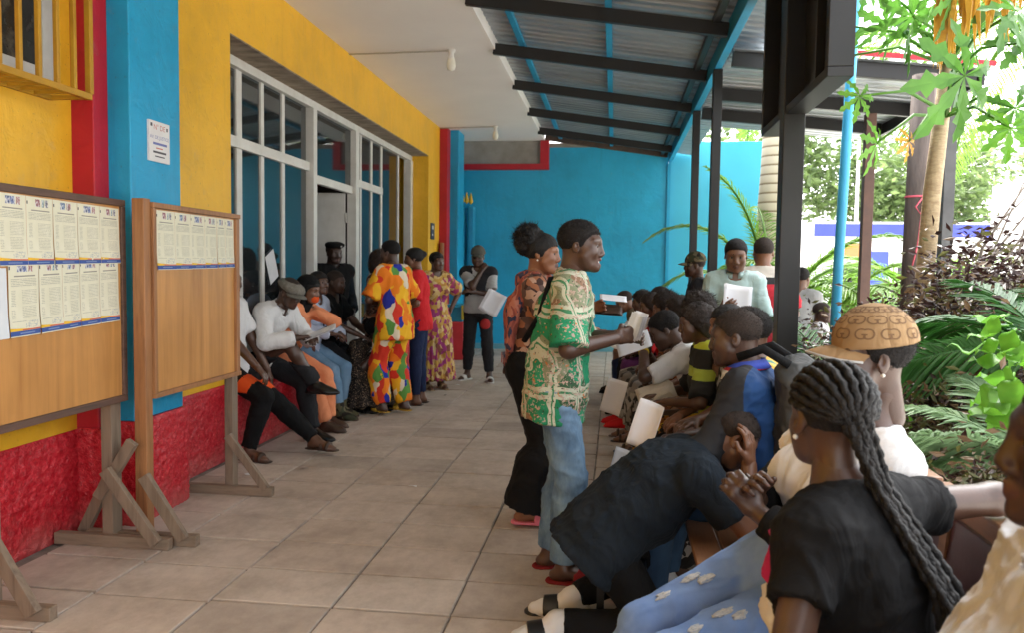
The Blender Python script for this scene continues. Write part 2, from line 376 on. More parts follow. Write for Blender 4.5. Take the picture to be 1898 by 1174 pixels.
# ---- awning, run on unseen behind the camera to cut sky light
aw = empty('awning', (.94, 9, 0), 'corrugated metal awning on black purlins with blue edge beam', 'awning')
def _sheet_mat():
    m, n, l, b = nt('galvanised_sheet'); co = coords(n, 'world')
    t = noise(n, l, co, 1.6, 5, .6, (.5, 2, 1)); r = ramp(n, [(.3, (.26, .29, .31)), (.55, (.40, .43, .45)), (.75, (.36, .33, .30))])
    l.new(t.outputs[0], r.inputs[0]); l.new(r.outputs[0], b.inputs[0])
    b.inputs['Metallic'].default_value = .55; b.inputs['Roughness'].default_value = .42
    t2 = noise(n, l, co, 30, 2); bump(n, l, b, t2.outputs[0], .08, .003); return m
SHEET = _sheet_mat()
def roof_z(x): return 3.90-(x+1.3)*.1455
def sheet(parent, x0, x1, y0, y1, zf, lift, mat=None):
    prof = []; y = y0; pitch = .155
    while y < y1-1e-6:
        for dy, dz in ((0, 0), (.085, 0), (.100, .026), (.140, .026)):
            if y+dy < y1: prof.append((y+dy, dz))
        y += pitch
    prof.append((y1, 0)); b = MB(); vs = []
    for yy, dz in prof:
        for x in (x0, (x0+x1)/2, x1): vs.append((x, yy, zf(x)+dz+lift))
    fs = [(3*i+k, 3*i+k+1, 3*i+k+4, 3*i+k+3) for i in range(len(prof)-1) for k in (0, 1)]
    b.add(vs, fs); o = wb(b, 'corrugated_sheet', mat or SHEET, parent)
    s = o.modifiers.new('thickness', 'SOLIDIFY'); s.thickness = .002; return o
yy = 2.2-.93*10; k = 0
while yy < 14.6:
    e = min(yy+.93+.06, 14.66)
    sheet(aw, -1.45, .02, yy, e, roof_z, .052+.003*(k % 2)+.004, None); sheet(aw, -.06, 1.33, yy, e, roof_z, .048+.003*(k % 2)-.002, None)
    yy += .93; k += 1
for y in (-6.2, -4.55, -2.9, -1.25, .4, 2.05, 3.7, 5.35, 7.0, 8.6, 10.25, 12.0, 13.63):
    wb(MB().beam((-1.33, y, roof_z(-1.33)-.06), (.90, y, roof_z(.90)-.06), .06, .115), 'purlin', STEEL, aw, bev=.004)
for x in (-1.02, -.10):
    wb(MB().beam((x, -7, roof_z(x)+.022), (x, 14.65, roof_z(x)+.022), .06, .045), 'runner', BLUST, aw, bev=.003)
wb(MB().beam((.94, -7, roof_z(.94)-.05), (.94, 14.65, roof_z(.94)-.05), .07, .17), 'edge_beam', BLUST, aw, bev=.004)
wb(MB().beam((.80, -7, roof_z(.8)+.005), (.80, 14.65, roof_z(.8)+.005), .06, .06), 'runner', STEEL, aw, bev=.003)
for y in (-5.5, -1.5, 8.0, 10.0):
    wbox('post', (.90, y-.055, -.15), (.985, y+.055, roof_z(.94)-.14), STEEL, aw, bev=.004)

wb(MB().beam((-1.3, 14.66, roof_z(-1.3)-.01), (.9, 14.66, roof_z(.9)-.01), .06, .09), 'end_rail', pm('rusty_steel', (.12, .07, .05), (.05, .04, .035), 9, .7, .3, 50), aw)
# second, lower canopy to the right
cp = empty('side_canopy', (2, 8.9, 0), 'lower corrugated side canopy with red top edge beyond the sign', 'awning')
def can_z(x): return 3.42-(x-.95)*.10
yy = 7.35; k = 0
while yy < 10.2:
    sheet(cp, 1.0, 3.15, yy, yy+.98, can_z, .05+.004*(k % 2)); yy += .92; k += 1
for y in (7.45, 8.85, 9.95):
    wb(MB().beam((1.0, y, can_z(1.0)-.02), (3.05, y, can_z(3.05)-.02), .06, .13), 'purlin', STEEL, cp, bev=.004)
wb(MB().beam((3.08, 7.4, can_z(3.08)-.02), (3.08, 10.1, can_z(3.08)-.02), .05, .12), 'edge_beam', STEEL, cp, bev=.004)
wb(MB().beam((1.35, 7.32, can_z(1.35)+.085), (3.15, 7.32, can_z(3.15)+.085), .03, .04), 'red_flashing', RED, cp)
wbox('post', (2.56, 8.8, -.16), (2.66, 8.9, can_z(2.6)-.09), pm('brown_post', (.16, .085, .06), (.10, .06, .05), 5, .6, .2, 40), cp, bev=.004)
wbox('post', (3.02, 7.95, -.16), (3.12, 8.05, can_z(3.08)-.09), pm('grey_post', (.10, .10, .10), (.06, .06, .06), 5, .5, .2, 40), cp, bev=.004)
# black sign frame on its post
sg = empty('sign_board', (1.09, 5.3, 0), 'tall black steel sign box on a square black post', 'sign')
wbox('post', (1.03, 5.24, -.15), (1.16, 5.38, 4.2), STEEL, sg, bev=.005)
wbox('back_sheet', (1.145, 4.30, 2.54), (1.155, 6.06, 4.3), STEEL, sg)
wbox('frame_rail', (1.04, 4.26, 2.49), (1.17, 5.239, 2.54), STEEL, sg, bev=.004); wbox('frame_rail', (1.04, 5.381, 2.49), (1.17, 6.1, 2.54), STEEL, sg, bev=.004)
wbox('frame_rail', (1.04, 4.26, 2.541), (1.17, 4.31, 4.3), STEEL, sg, bev=.004); wbox('frame_rail', (1.04, 6.05, 2.541), (1.17, 6.1, 4.3), STEEL, sg, bev=.004)
for y in (4.75, 5.7): wbox('frame_rail', (1.09, y-.02, 2.541), (1.14, y+.02, 4.3), STEEL, sg, bev=.003)
wbox('frame_rail', (1.09, 5.381, 3.2), (1.14, 5.679, 3.24), STEEL, sg, bev=.003)
# blue water pipe
tag(wb(MB().tube([(1.68, 6.45, -.16), (1.71, 6.45, 1.6), (1.79, 6.45, 4.6)], .037, 14), 'drain_pipe', pm('blue_pvc', (.05, .36, .60), (.04, .30, .52), 5, .4, .1, 30), smooth=True), 'upright blue plastic pipe rising through the garden', 'pipe')

# ---- window cage on the near wall
cg = empty('window_cage', (-2.95, 3.7, 2.3), 'yellow steel burglar cage over dark window at top left', 'window')
YST = pm('yellow_steel', (.46, .25, .018), (.34, .17, .012), 7, .4, .15, 50, .002)
cx0, cx1, cy0, cy1, cz0, cz1 = -2.95, -2.72, 3.12, 3.90, 2.36, 3.5
WFR = pm('zinc_window_frame', (.48, .48, .46), (.38, .38, .36), 8, .45, .1)
for (a, b_) in (((-2.949, 3.12, 2.44), (-2.925, 3.20, 3.5)), ((-2.949, 3.83, 2.44), (-2.925, 3.91, 3.5)), ((-2.949, 3.2005, 2.44), (-2.93, 3.8295, 2.50))): wbox('window_frame', a, b_, WFR, cg, bev=.003)
wbox('pane', (-2.948, 3.2, 2.50), (-2.94, 3.83, 3.5), pm('dirty_glass', (.03, .028, .024), (.10, .09, .075), 9, .15, .2, 12, .004, .6, stops=[(.5, (.02, .019, .017)), (.75, (.12, .11, .09))]), cg)
def cbar(p, q, w=.022): wb(MB().beam(p, q, w, w), 'bar', YST, cg, bev=.002)
cbar((cx1, cy0-.4, cz0), (cx1, cy1, cz0), .032); cbar((cx0, cy0-.4, cz0), (cx0+.01, cy1, cz0), .026); cbar((cx1, cy1, cz0+.017), (cx1, cy1, cz1), .03)
cbar((cx0, cy1, cz0), (cx1-.02, cy1, cz0))
for i in range(9): cbar((cx1, 2.78+.125*i, cz0+.018), (cx1, 2.78+.125*i, cz1))
for i in range(12): cbar((cx0+.02, 2.78+.09*i, cz0), (cx1-.018, 2.78+.09*i, cz0), .018)
# street plate on the blue pillar
pl = empty('wall_plate', (-2.689, 4.46, 2.13), 'small white printed notice plate on the blue pillar', 'sign')
wbox('plate', (-2.689, 4.36, 2.10), (-2.676, 4.575, 2.335), pm('white_enamel', (.72, .70, .68), (.66, .62, .62), 9, .4, 0), pl)
def text(name, s, size, m, parent, fn, ext=.0006, align='CENTER', bold=False):
    """lettering as flat mesh, laid on a surface by fn(u, v, w) -> world"""
    cu = bpy.data.curves.new(name, 'FONT'); cu.body = s; cu.size = size; cu.align_x = align; cu.extrude = 0; cu.resolution_u = 2
    if bold: cu.offset = size*.02
    to = bpy.data.objects.new('t', cu); me = bpy.data.meshes.new_from_object(to); bpy.data.objects.remove(to)
    o = origin_of(parent)
    for v in me.vertices:
        p = fn(v.co.x, v.co.y, ext); v.co = (p[0]-o.x, p[1]-o.y, p[2]-o.z)
    me.materials.clear(); me.materials.append(m)
    ob = bpy.data.objects.new(name, me); COL.objects.link(ob); ob.parent = parent; return ob
INKR = pm('red_ink', (.55, .16, .12), None, 9, .6, 0); INKB = pm('blue_ink', (.16, .18, .42), None, 9, .6, 0); INKK = pm('dark_ink', (.08, .07, .08), None, 9, .6, 0)
for s, z, sz, m in (('N° DE', 2.285, .045, INKR), ('AV. DE JUSTICE', 2.232, .029, INKB)):
    text('lettering', s, sz, m, pl, lambda u, v, w, z=z: (-2.676+w, 4.467+u, z+v))
for y0, y1, z, h, m in ((4.40, 4.545, 2.198, .014, INKB), (4.43, 4.50, 2.176, .007, INKR), (4.40, 4.535, 2.150, .012, INKK), (4.42, 4.52, 2.128, .007, INKK), (4.375, 4.395, 2.30, .02, INKK), (4.54, 4.555, 2.29, .02, INKK)):
    wbox('printed_line', (-2.676, y0, z), (-2.6755, y1, z+h), m, pl)
# ================================================================ notice boards
def wood(name, c1, c2, sc, rough=.55):
    m, n, l, b = nt(name); co = coords(n, 'world')
    w = noise(n, l, co, 3.0, 5, .6, sc); w.inputs['Distortion'].default_value = 1.2
    r = ramp(n, [(.25, c2), (.5, c1), (.68, tuple(min(1, x*1.15) for x in c1)), (.8, c2)]); l.new(w.outputs[0], r.inputs[0])
    t = noise(n, l, co, 1.7, 4, .6); mx = n.new('ShaderNodeMixRGB'); mx.blend_type = 'MULTIPLY'; mx.inputs[0].default_value = .5
    r2 = ramp(n, [(.3, (.62, .6, .58)), (.65, (1.05, 1.05, 1.05))]); l.new(t.outputs[0], r2.inputs[0])
    l.new(r.outputs[0], mx.inputs[1]); l.new(r2.outputs[0], mx.inputs[2]); l.new(mx.outputs[0], b.inputs[0])
    b.inputs['Roughness'].default_value = rough; bump(n, l, b, w.outputs[0], .15, .003); return m
PLY = wood('varnished_plywood', (.54, .255, .075), (.40, .165, .042), (1, 3.6, .22), .36)
PINE = wood('varnished_frame_wood', (.34, .15, .055), (.20, .08, .03), (8, 8, .5), .5)
OLDW = wood('weathered_grey_wood', (.22, .155, .105), (.12, .08, .052), (7, 7, .7), .75)
OLDH = wood('weathered_grey_wood_flat', (.24, .17, .115), (.13, .09, .06), (.7, 7, 7), .75)
DKW = wood('dark_frame_wood', (.12, .065, .045), (.07, .04, .03), (6, .6, 6), .6)
def print_mat(name, photos):
    """flat print of one sheet, laid out in UV: header photos, text lines, stamp, coloured foot band"""
    m, n, l, b = nt(name); uv = n.new('ShaderNodeUVMap').outputs[0]
    sx = n.new('ShaderNodeSeparateXYZ'); l.new(uv, sx.inputs[0]); U, V = sx.outputs[0], sx.outputs[1]
    def mth(op, a, c):
        k = n.new('ShaderNodeMath'); k.operation = op
        for i, q in enumerate((a, c)):
            if isinstance(q, (int, float)): k.inputs[i].default_value = q
            else: l.new(q, k.inputs[i])
        return k.outputs[0]
    def band(x, lo, hi): return mth('MULTIPLY', mth('GREATER_THAN', x, lo), mth('LESS_THAN', x, hi))
    def rect(u0, u1, v0, v1): return mth('MULTIPLY', band(U, u0, u1), band(V, v0, v1))
    t0 = noise(n, l, uv, 3, 3); r0 = ramp(n, [(.3, (.70, .66, .49)), (.7, (.76, .72, .56))]); l.new(t0.outputs[0], r0.inputs[0]); cur = r0.outputs[0]
    def put(mask, colr):
        nonlocal cur
        mx = n.new('ShaderNodeMixRGB'); l.new(mask, mx.inputs[0]); l.new(cur, mx.inputs[1])
        if isinstance(colr, tuple): mx.inputs[2].default_value = c4(colr)
        else: l.new(colr, mx.inputs[2])
        cur = mx.outputs[0]
    # text lines: rows by V, broken up along U
    rows = mth('LESS_THAN', mth('FRACT', mth('MULTIPLY', V, 46), 0), .42)
    tn = noise(n, l, uv, 1, 3, .7, (26, 46, 1)); words = mth('GREATER_THAN', tn.outputs[0], .44)
    txt = mth('MULTIPLY', rows, words)
    for reg, k in ((rect(.08, .92, .66, .77), .60), (rect(.42, .92, .42, .63), .45), (rect(.08, .22, .40, .63), .5), (rect(.42, .90, .24, .40), .45), (rect(.08, .2, .24, .37), .5), (rect(.08, .55, .185, .215), .5)):
        put(mth('MULTIPLY', mth('MULTIPLY', txt, reg), k), (.20, .19, .16))
    put(rect(.18, .88, .795, .812), (.28, .26, .22))
    # signature scribble
    ts = noise(n, l, uv, 5, 4, .7, (2, 4, 1)); put(mth('MULTIPLY', band(ts.outputs[0], .49, .52), rect(.5, .95, .11, .2)), (.16, .22, .36))
    # photos
    for (u0, u1, c) in photos:
        tp = noise(n, l, uv, 16, 2); rp = ramp(n, [(.35, (.08, .07, .08)), (.45, c), (.6, (.62, .60, .60)), (.75, (.75, .74, .74))]); l.new(tp.outputs[0], rp.inputs[0])
        put(rect(u0, u1, .86, .97), rp.outputs[0])
    put(rect(.02, .06, .89, .935), (.04, .04, .05))
    # foot band
    put(rect(0, 1, .012, .075), (.055, .10, .30)); put(rect(.3, .8, .035, .05), (.2, .27, .45))
    put(mth('MULTIPLY', mth('GREATER_THAN', V, .075), mth('LESS_THAN', V, mth('SUBTRACT', .118, mth('MULTIPLY', U, .035)))), (.78, .46, .04))
    put(mth('MULTIPLY', band(V, .078, .094), mth('GREATER_THAN', U, .38)), (.62, .13, .09))
    l.new(cur, b.inputs[0]); b.inputs['Roughness'].default_value = .7; b.inputs['Specular IOR Level'].default_value = .25
    return m
SHEETS = [print_mat('notice_print', [(.30, .50, (.12, .2, .34)), (.56, .74, (.35, .14, .12))]),
          print_mat('notice_print', [(.28, .44, (.10, .14, .28)), (.45, .62, (.15, .2, .4)), (.66, .8, (.4, .15, .12))]),
          print_mat('notice_print', [(.34, .52, (.35, .13, .14)), (.58, .66, (.08, .3, .34)), (.70, .82, (.10, .10, .14))])]
PLAIN = pm('plain_white_paper', (.70, .71, .72), (.64, .66, .68), 3, .7, .1, 30, .002)
def sheet_on(x, y0, y1, zt0, zb0, zt1, zb1, m, name, label, group, seed):
    """one taped sheet on a board face (+x), a little wavy; y0 near, y1 far"""
    r = random.Random(seed); b = MB(); nu, nv = 8, 10; ph = r.uniform(0, 6)
    o = empty(name, (x, y0, zb0)) if False else None
    vs = []
    for i in range(nu+1):
        u = i/nu; zt = zt0+(zt1-zt0)*u; zb = zb0+(zb1-zb0)*u
        for j in range(nv+1):
            v = j/nv; curl = .006*max(0, 1-v*3)*r.uniform(.7, 1.2)+.002*(1+sin(5*u+ph))*(1-v)
            vs.append((curl, (y1-y0)*u, zb+(zt-zb)*v-zb0))
    fs = [(i*(nv+1)+j, (i+1)*(nv+1)+j, (i+1)*(nv+1)+j+1, i*(nv+1)+j+1) for i in range(nu) for j in range(nv)]
    b.add(vs, fs); ob = b.build(name, m, smooth=True, loc=(x, y0, zb0))
    uvl = ob.data.uv_layers.new(name='UVMap')
    for lp in ob.data.loops:
        i, j = divmod(lp.vertex_index, nv+1); uvl.data[lp.index].uv = (i/nu, j/nv)
    tag(ob, label, 'poster', group); return ob
def stand(parent, x, y, h, wpost, dpost, m, xl, xr, brz, m2):
    wb(MB().beam((x, y, .0), (x, y, h), wpost, dpost, (1, 0, 0)), 'post', m, parent, bev=.003)
    wb(MB().beam((xl, y-.055, .032), (xr, y-.055, .030), .05, .062), 'foot', OLDH, parent, bev=.004)
    wb(MB().beam((x+.03, y-.10, brz), (xr-.05, y-.105, .045), .036, .06), 'brace', m2, parent, bev=.003)
    wb(MB().beam((x-.03, y+.05, brz*.9), (xl+.08, y+.05, .03), .036, .06), 'brace', m2, parent, bev=.003)
ORD = ['first', 'second', 'third', 'fourth', 'fifth', 'sixth']
def board_left():
    t = empty('notice_board', (-2.60, 3.5, 0), 'plywood notice board cut by the left frame edge, two rows of posters', 'notice board')
    wbox('panel', (-2.615, 2.72, .80), (-2.585, 3.93, 1.80), PLY, t)
    wbox('frame', (-2.625, 2.70, 1.801), (-2.572, 3.965, 1.835), DKW, t, bev=.003); wbox('frame', (-2.625, 2.70, .765), (-2.572, 3.965, .799), DKW, t, bev=.003)
    wbox('frame', (-2.625, 3.931, .80), (-2.572, 3.964, 1.80), DKW, t, bev=.003)
    stand(t, -2.645, 3.92, .80, .085, .06, OLDW, -2.93, -2.28, .42, OLDW)
    stand(t, -2.645, 3.06, .80, .085, .06, OLDW, -2.93, -2.30, .46, OLDW)
    # upper row of six joined sheets, lower row of five
    ys = [2.90, 3.085, 3.255, 3.425, 3.595, 3.765, 3.922]
    for i in range(6):
        sheet_on(-2.5835, ys[i], ys[i+1]-.002, 1.798-.002*i, 1.478+.004*i, 1.796-.002*i, 1.482+.004*i, SHEETS[i % 3], 'poster', 'cream printed notice, %s from the left in the upper row of left board' % ORD[i], 'notices on the boards', i)
    ys = [3.135, 3.32, 3.475, 3.60, 3.75, 3.905]
    for i in range(5):
        sheet_on(-2.5795, ys[i], ys[i+1]-.002, 1.502+.006*i, 1.170+.006*i, 1.508+.006*i, 1.176+.006*i, SHEETS[(i+1) % 3], 'poster', 'cream printed notice, %s from the left in the lower row of left board' % ORD[i], 'notices on the boards', 20+i)
    sheet_on(-2.5835, 2.86, 3.13, 1.478, 1.16, 1.474, 1.17, PLAIN, 'paper_sheet', 'plain white paper taped at left edge of the left board', None, 50)
def board_right():
    t = empty('notice_board', (-2.47, 4.45, 0), 'framed plywood notice board with a single row of posters', 'notice board')
    wbox('panel', (-2.475, 4.03, .80), (-2.455, 4.94, 1.80), PLY, t)
    wbox('frame', (-2.49, 4.0, 1.801), (-2.435, 5.0, 1.83), PINE, t, bev=.003); wbox('frame', (-2.49, 4.0, .772), (-2.435, 5.0, .799), PINE, t, bev=.003)
    wbox('frame', (-2.485, 4.9405, .80), (-2.436, 4.985, 1.80), PINE, t, bev=.003); wbox('frame', (-2.485, 4.0, .80), (-2.436, 4.0295, 1.80), PINE, t, bev=.003)
    wbox('post', (-2.520, 3.935, .0), (-2.452, 3.999, 1.845), PINE, t, bev=.004)
    wb(MB().beam((-2.80, 3.94, .03), (-2.17, 3.94, .03), .05, .06), 'foot', OLDH, t, bev=.004)
    wb(MB().beam((-2.44, 3.885, .38), (-2.22, 3.885, .05), .036, .06), 'brace', OLDW, t, bev=.003)
    wb(MB().beam((-2.50, 3.885, .56), (-2.70, 3.885, .25), .036, .06), 'brace', OLDW, t, bev=.003)
    wb(MB().beam((-2.475, 4.93, 0), (-2.475, 4.93, .77), .075, .055, (1, 0, 0)), 'post', OLDW, t, bev=.003)
    wb(MB().beam((-2.78, 4.885, .03), (-2.17, 4.885, .03), .05, .06), 'foot', OLDH, t, bev=.004)
    wb(MB().beam((-2.47, 4.87, .39), (-2.21, 4.87, .05), .036, .05), 'brace', OLDW, t, bev=.003)
    ys = [4.05, 4.235, 4.405, 4.565, 4.715, 4.82, 4.935]
    for i in range(6):
        sheet_on(-2.4525, ys[i], ys[i+1]-.002, 1.792, 1.468+.003*i, 1.792, 1.470+.003*i, SHEETS[(i+2) % 3], 'poster', 'cream printed notice, %s from the left on the framed board' % ORD[i], 'notices on the boards', 40+i)
board_left(); board_right()
# litter on the floor
def litter(x, y, s, c, label, seed):
    r = random.Random(seed); b = MB(); n = 7; vs = [(0, 0, .012)]+[(s*r.uniform(.5, 1)*cos(6.28*k/n), s*.6*r.uniform(.5, 1)*sin(6.28*k/n), .004+r.uniform(0, .012)) for k in range(n)]
    b.add(vs, [(0, k+1, (k+1) % n+1) for k in range(n)]); o = b.build('paper_scrap', c, loc=(x, y, .002))
    tag(o, label, 'litter')
litter(-1.33, 5.25, .045, PLAIN, 'white paper scrap on the slabs mid corridor', 1)
litter(-2.55, 5.35, .06, PLAIN, 'crumpled white wrapper by the red wall foot', 2)
litter(-2.25, 5.6, .05, pm('tan_scrap', (.5, .42, .36), None, 9, .7, 0), 'tan paper scrap beside the board foot', 3)
litter(-1.95, 9.95, .06, PLAIN, 'clear plastic wrapper near the capped man feet', 4)
litter(-1.93, 9.1, .025, INKK, 'small dark scrap on the far slabs', 5)
# ================================================================ garden and street
def leafmat(name, c1, c2, tr=.35, rough=.45): return pm(name, c1, c2, 7, rough, .15, 60, .002, .4, trans=tr)
PALMG = leafmat('palm_leaf', (.16, .30, .035), (.09, .20, .02), .45); DEEPG = leafmat('deep_green_leaf', (.035, .13, .02), (.02, .08, .015), .3)
SILV = leafmat('silver_green_leaf', (.22, .33, .17), (.13, .22, .10), .4); LIME = leafmat('lime_leaf', (.14, .34, .03), (.08, .23, .02), .4)
PAPG = leafmat('papaya_leaf', (.085, .22, .03), (.05, .15, .02), .4); DRYY = leafmat('yellow_dry_leaf', (.62, .36, .035), (.40, .20, .03), .35)
MARO = leafmat('maroon_leaf', (.045, .018, .016), (.025, .012, .010), .12); OLIV = leafmat('olive_leaf', (.12, .13, .035), (.07, .06, .025), .3); TANL = leafmat('dry_tan_leaf', (.20, .13, .075), (.11, .07, .04), .2)
BARK = pm('grey_bark', (.20, .17, .14), (.12, .10, .085), 8, .85, .6, 40, .01, sc=(3, 3, .8))
PTRK = None
def _ring():
    m, n, l, b = nt('ringed_palm_trunk'); co = coords(n, 'world'); sx = n.new('ShaderNodeSeparateXYZ'); l.new(co, sx.inputs[0])
    w = n.new('ShaderNodeMath'); w.operation = 'FRACT'; k = n.new('ShaderNodeMath'); k.operation = 'MULTIPLY'; k.inputs[1].default_value = 7; l.new(sx.outputs[2], k.inputs[0]); l.new(k.outputs[0], w.inputs[0])
    r = ramp(n, [(0, (.20, .14, .08)), (.16, (.26, .2, .13)), (.24, (.52, .44, .33)), (1, (.60, .53, .42))]); l.new(w.outputs[0], r.inputs[0]); l.new(r.outputs[0], b.inputs[0]); b.inputs['Roughness'].default_value = .8; return m
PTRK = _ring()
def frond(parent, base, az, el, L, droop, nl, ll, mat, wid=.028, sweep=.55, hang=.35, seed=0, name='frond', roll=0):
    """pinnate leaf: curved rachis, paired narrow folded leaflets"""
    r = random.Random(seed); b = MB(); base = Vector(base); d0 = Vector((cos(az)*cos(el), sin(az)*cos(el), sin(el)))
    side = Vector((-sin(az), cos(az), 0)); side.rotate(Matrix.Rotation(roll, 3, d0)); pts = []
    p = base.copy(); d = d0.copy(); N = 14
    for i in range(N+1):
        pts.append(p.copy()); d = (d+Vector((0, 0, -droop/N*(1+i/N)))).normalized(); p = p+d*L/N
    b.tube(pts, [.016*(1-.8*i/N)*max(.5, L) for i in range(N+1)], 5)
    for k in range(nl):
        t = .1+.9*k/(nl-1); i = min(int(t*N), N-1); q = pts[i].lerp(pts[i+1], t*N-i); dd = (pts[i+1]-pts[i]).normalized(); up = side.cross(dd)
        if up.z < 0 and not roll: up = -up
        ln = ll*(sin(pi*min(1, .18+.80*t))**.6)*r.uniform(.85, 1.1)
        for s in (-1, 1):
            dr = (side*s+dd*(sweep+.5*t)+up*r.uniform(.0, .25)).normalized(); wv = dd.cross(dr).cross(dr).normalized()*wid*.5
            m1 = q+dr*ln*.5+Vector((0, 0, -hang*ln*.18)); e = q+dr*ln*.95+Vector((0, 0, -hang*ln*.7)); lf = up*wid*.22
            b.add([q-wv*.4, q+wv*.4, m1-wv+lf, m1-lf, m1+wv+lf, e], [(0, 3, 2), (0, 1, 3), (1, 4, 3), (2, 3, 5), (3, 4, 5)])
    return wb(b, name, mat, parent, True)
def palm(name, base, h, tr, fr, label, mat, cat='palm'):
    t = empty(name, base, label, cat); bx = Vector(base)
    if h > .3: wb(MB().tube([bx+Vector((.02*sin(k), 0, h*k/10)) for k in range(11)], [tr*(1.15-.25*k/10) for k in range(11)], 14), 'trunk', PTRK, t, True)
    for i, f_ in enumerate(fr): az, el, L, dr, nl, ll = f_[:6]; frond(t, bx+Vector((0, 0, h)), radians(az), radians(el), L, dr, nl, ll, mat, seed=i*7+3, roll=radians(f_[6]) if len(f_) > 6 else 0, wid=.028 if nl > 34 else .022)
    return t
# yellow-green palms behind the posts
palm('palm_tree', (2.45, 13.0, -.16), 4.6, .24, [(i*47, 50-(i % 3)*14, 2.4, 1.1, 40, .5) for i in range(8)], 'ringed pale palm trunk rising behind the black sign post', PALMG)
palm('areca_palm', (2.2, 11.6, -.16), .8, .08, [(180, 78, 2.7, 1.9, 50, .50), (168, 70, 2.4, 2.1, 50, .50), (196, 64, 2.1, 2.1, 46, .48), (188, 84, 2.6, 1.5, 50, .5), (90, 75, 2.6, 1.2, 40, .5), (14, 66, 2.9, 1.9, 50, .55), (40, 58, 2.5, 1.8, 46, .5), (-12, 56, 2.7, 1.9, 50, .55), (-30, 70, 2.9, 1.6, 50, .55), (-60, 60, 2.2, 1.5, 40, .5), (150, 50, 2.4, 1.6, 44, .5), (0, 44, 2.4, 1.6, 46, .5)], 'feathery yellow-green palm clump before the daylit blue wall', PALMG)
palm('areca_palm', (4.6, 12.5, -.16), 1.0, .08, [(a, 48+8*(k % 3), 2.3, 1.5, 40, .6) for k, a in enumerate((100, 140, 180, 215, 250, 300, 340, 20, 60))], 'feathery palm clump between the sign post and blue pipe', PALMG)
palm('areca_palm', (2.85, 11.3, -.16), .8, .08, [(a, 52+9*(k % 3), 2.3, 1.7, 46, .5) for k, a in enumerate((0, 30, 60, 100, 150, 200, 250, 290, 330, 345))], 'bright palm clump just right of the square sign post', PALMG)
# coconut crown, upper right, hanging fronds
palm('coconut_palm', (5.6, 11.0, -.16), 5.2, .17, [(a, 30-10*(k % 3), 3.4, 1.5, 52, .95) for k, a in enumerate((150, 180, 205, 235, 265, 100, 60, 300, 20))], 'tall coconut palm with hanging pale fronds above side canopy', PALMG)
# low fronds at the right edge
palm('fan_palm', (1.78, 3.5, -.1), 1.30, .04, [(182, 6, .62, .35, 34, .26, 55), (165, 28, .55, .5, 32, .26, 30), (60, 50, .6, .7, 30, .3), (20, 40, .6, .7, 30, .3), (120, 50, .55, .6, 30, .26)], 'dark green stiff palm fronds at the right edge', DEEPG)
palm('cycad', (1.46, 3.0, -.1), .95, .04, [(186, 26, .52, .5, 34, .18, 40), (170, 8, .48, .6, 34, .18, 20), (150, 40, .45, .6, 30, .16), (100, 50, .5, .6, 30, .18), (30, 45, .5, .7, 30, .18)], 'silver-green low palm beside the bench back', SILV)
palm('areca_palm', (1.55, 5.6, -.1), .6, .04, [(170, 62, 1.0, 1.1, 30, .34), (120, 68, 1.0, 1.0, 30, .34), (200, 50, .9, 1.2, 30, .34), (80, 60, .9, 1., 26, .3), (240, 60, .8, 1.1, 26, .3)], 'thin dark fronds growing around the blue pipe', DEEPG)
def clump(parent, name, c, rad, n, size, mats, seed, shape=1.0, twigs=26):
    """a shrub: twigs from the base plus many small folded leaves in clusters"""
    r = np.random.RandomState(seed); c = np.array(c, float); rad = np.array(rad, float)
    tw = MB(); hub = []
    for k in range(twigs):
        v = r.randn(3); v /= np.linalg.norm(v); v[2] = abs(v[2])*1.0-.2; e = c+v*rad*r.uniform(.5, 1.05)
        s = np.array([c[0]+r.uniform(-.15, .15)*rad[0], c[1]+r.uniform(-.15, .15)*rad[1], c[2]-rad[2]*.98])
        m = (s+e)/2+r.randn(3)*.07*rad
        tw.tube([tuple(s), tuple(m), tuple(e)], [.009, .006, .003], 4, False); hub += [e, (m+e)/2, m]
    wb(tw, 'branches', BARK, parent)
    hub = np.array(hub); pick = hub[r.randint(0, len(hub), n)]+r.randn(n, 3)*rad*.16
    A = r.randn(n, 3); A[:, 2] = A[:, 2]*.5+.1; A /= np.linalg.norm(A, axis=1)[:, None]
    B = np.cross(A, r.randn(n, 3)); B /= np.linalg.norm(B, axis=1)[:, None]; Nn = np.cross(A, B)
    s = (size*r.uniform(.6, 1.3, n))[:, None]
    P0 = pick; P1 = pick+A*s*.5+B*s*.2+Nn*s*.06; P2 = pick+A*s+Nn*s*-.05; P3 = pick+A*s*.5-B*s*.2+Nn*s*.06
    V = np.stack([P0, P1, P2, P3], 1).reshape(-1, 3)
    o = origin_of(parent); V -= np.array(o)
    me = bpy.data.meshes.new(name); i0 = np.arange(n)*4
    F = np.concatenate([np.stack([i0, i0+1, i0+2], 1), np.stack([i0, i0+2, i0+3], 1)])
    me.from_pydata(V.tolist(), [], F.tolist())
    for m in mats: me.materials.append(m)
    mi = r.choice(len(mats), n, p=np.array([.5, .3, .2][:len(mats)])/sum([.5, .3, .2][:len(mats)])); me.polygons.foreach_set('material_index', np.concatenate([mi, mi]).astype(np.int32))
    me.update(); ob = bpy.data.objects.new(name, me); COL.objects.link(ob); ob.parent = parent; ob['kind'] = 'stuff'; return ob
def shrub(c, rad, n, size, mats, label, seed, group='shrubs behind the bench'):
    t = empty('shrub', (c[0], c[1], -.15), label, 'shrub', group); clump(t, 'foliage', c, rad, n, size, mats, seed); return t
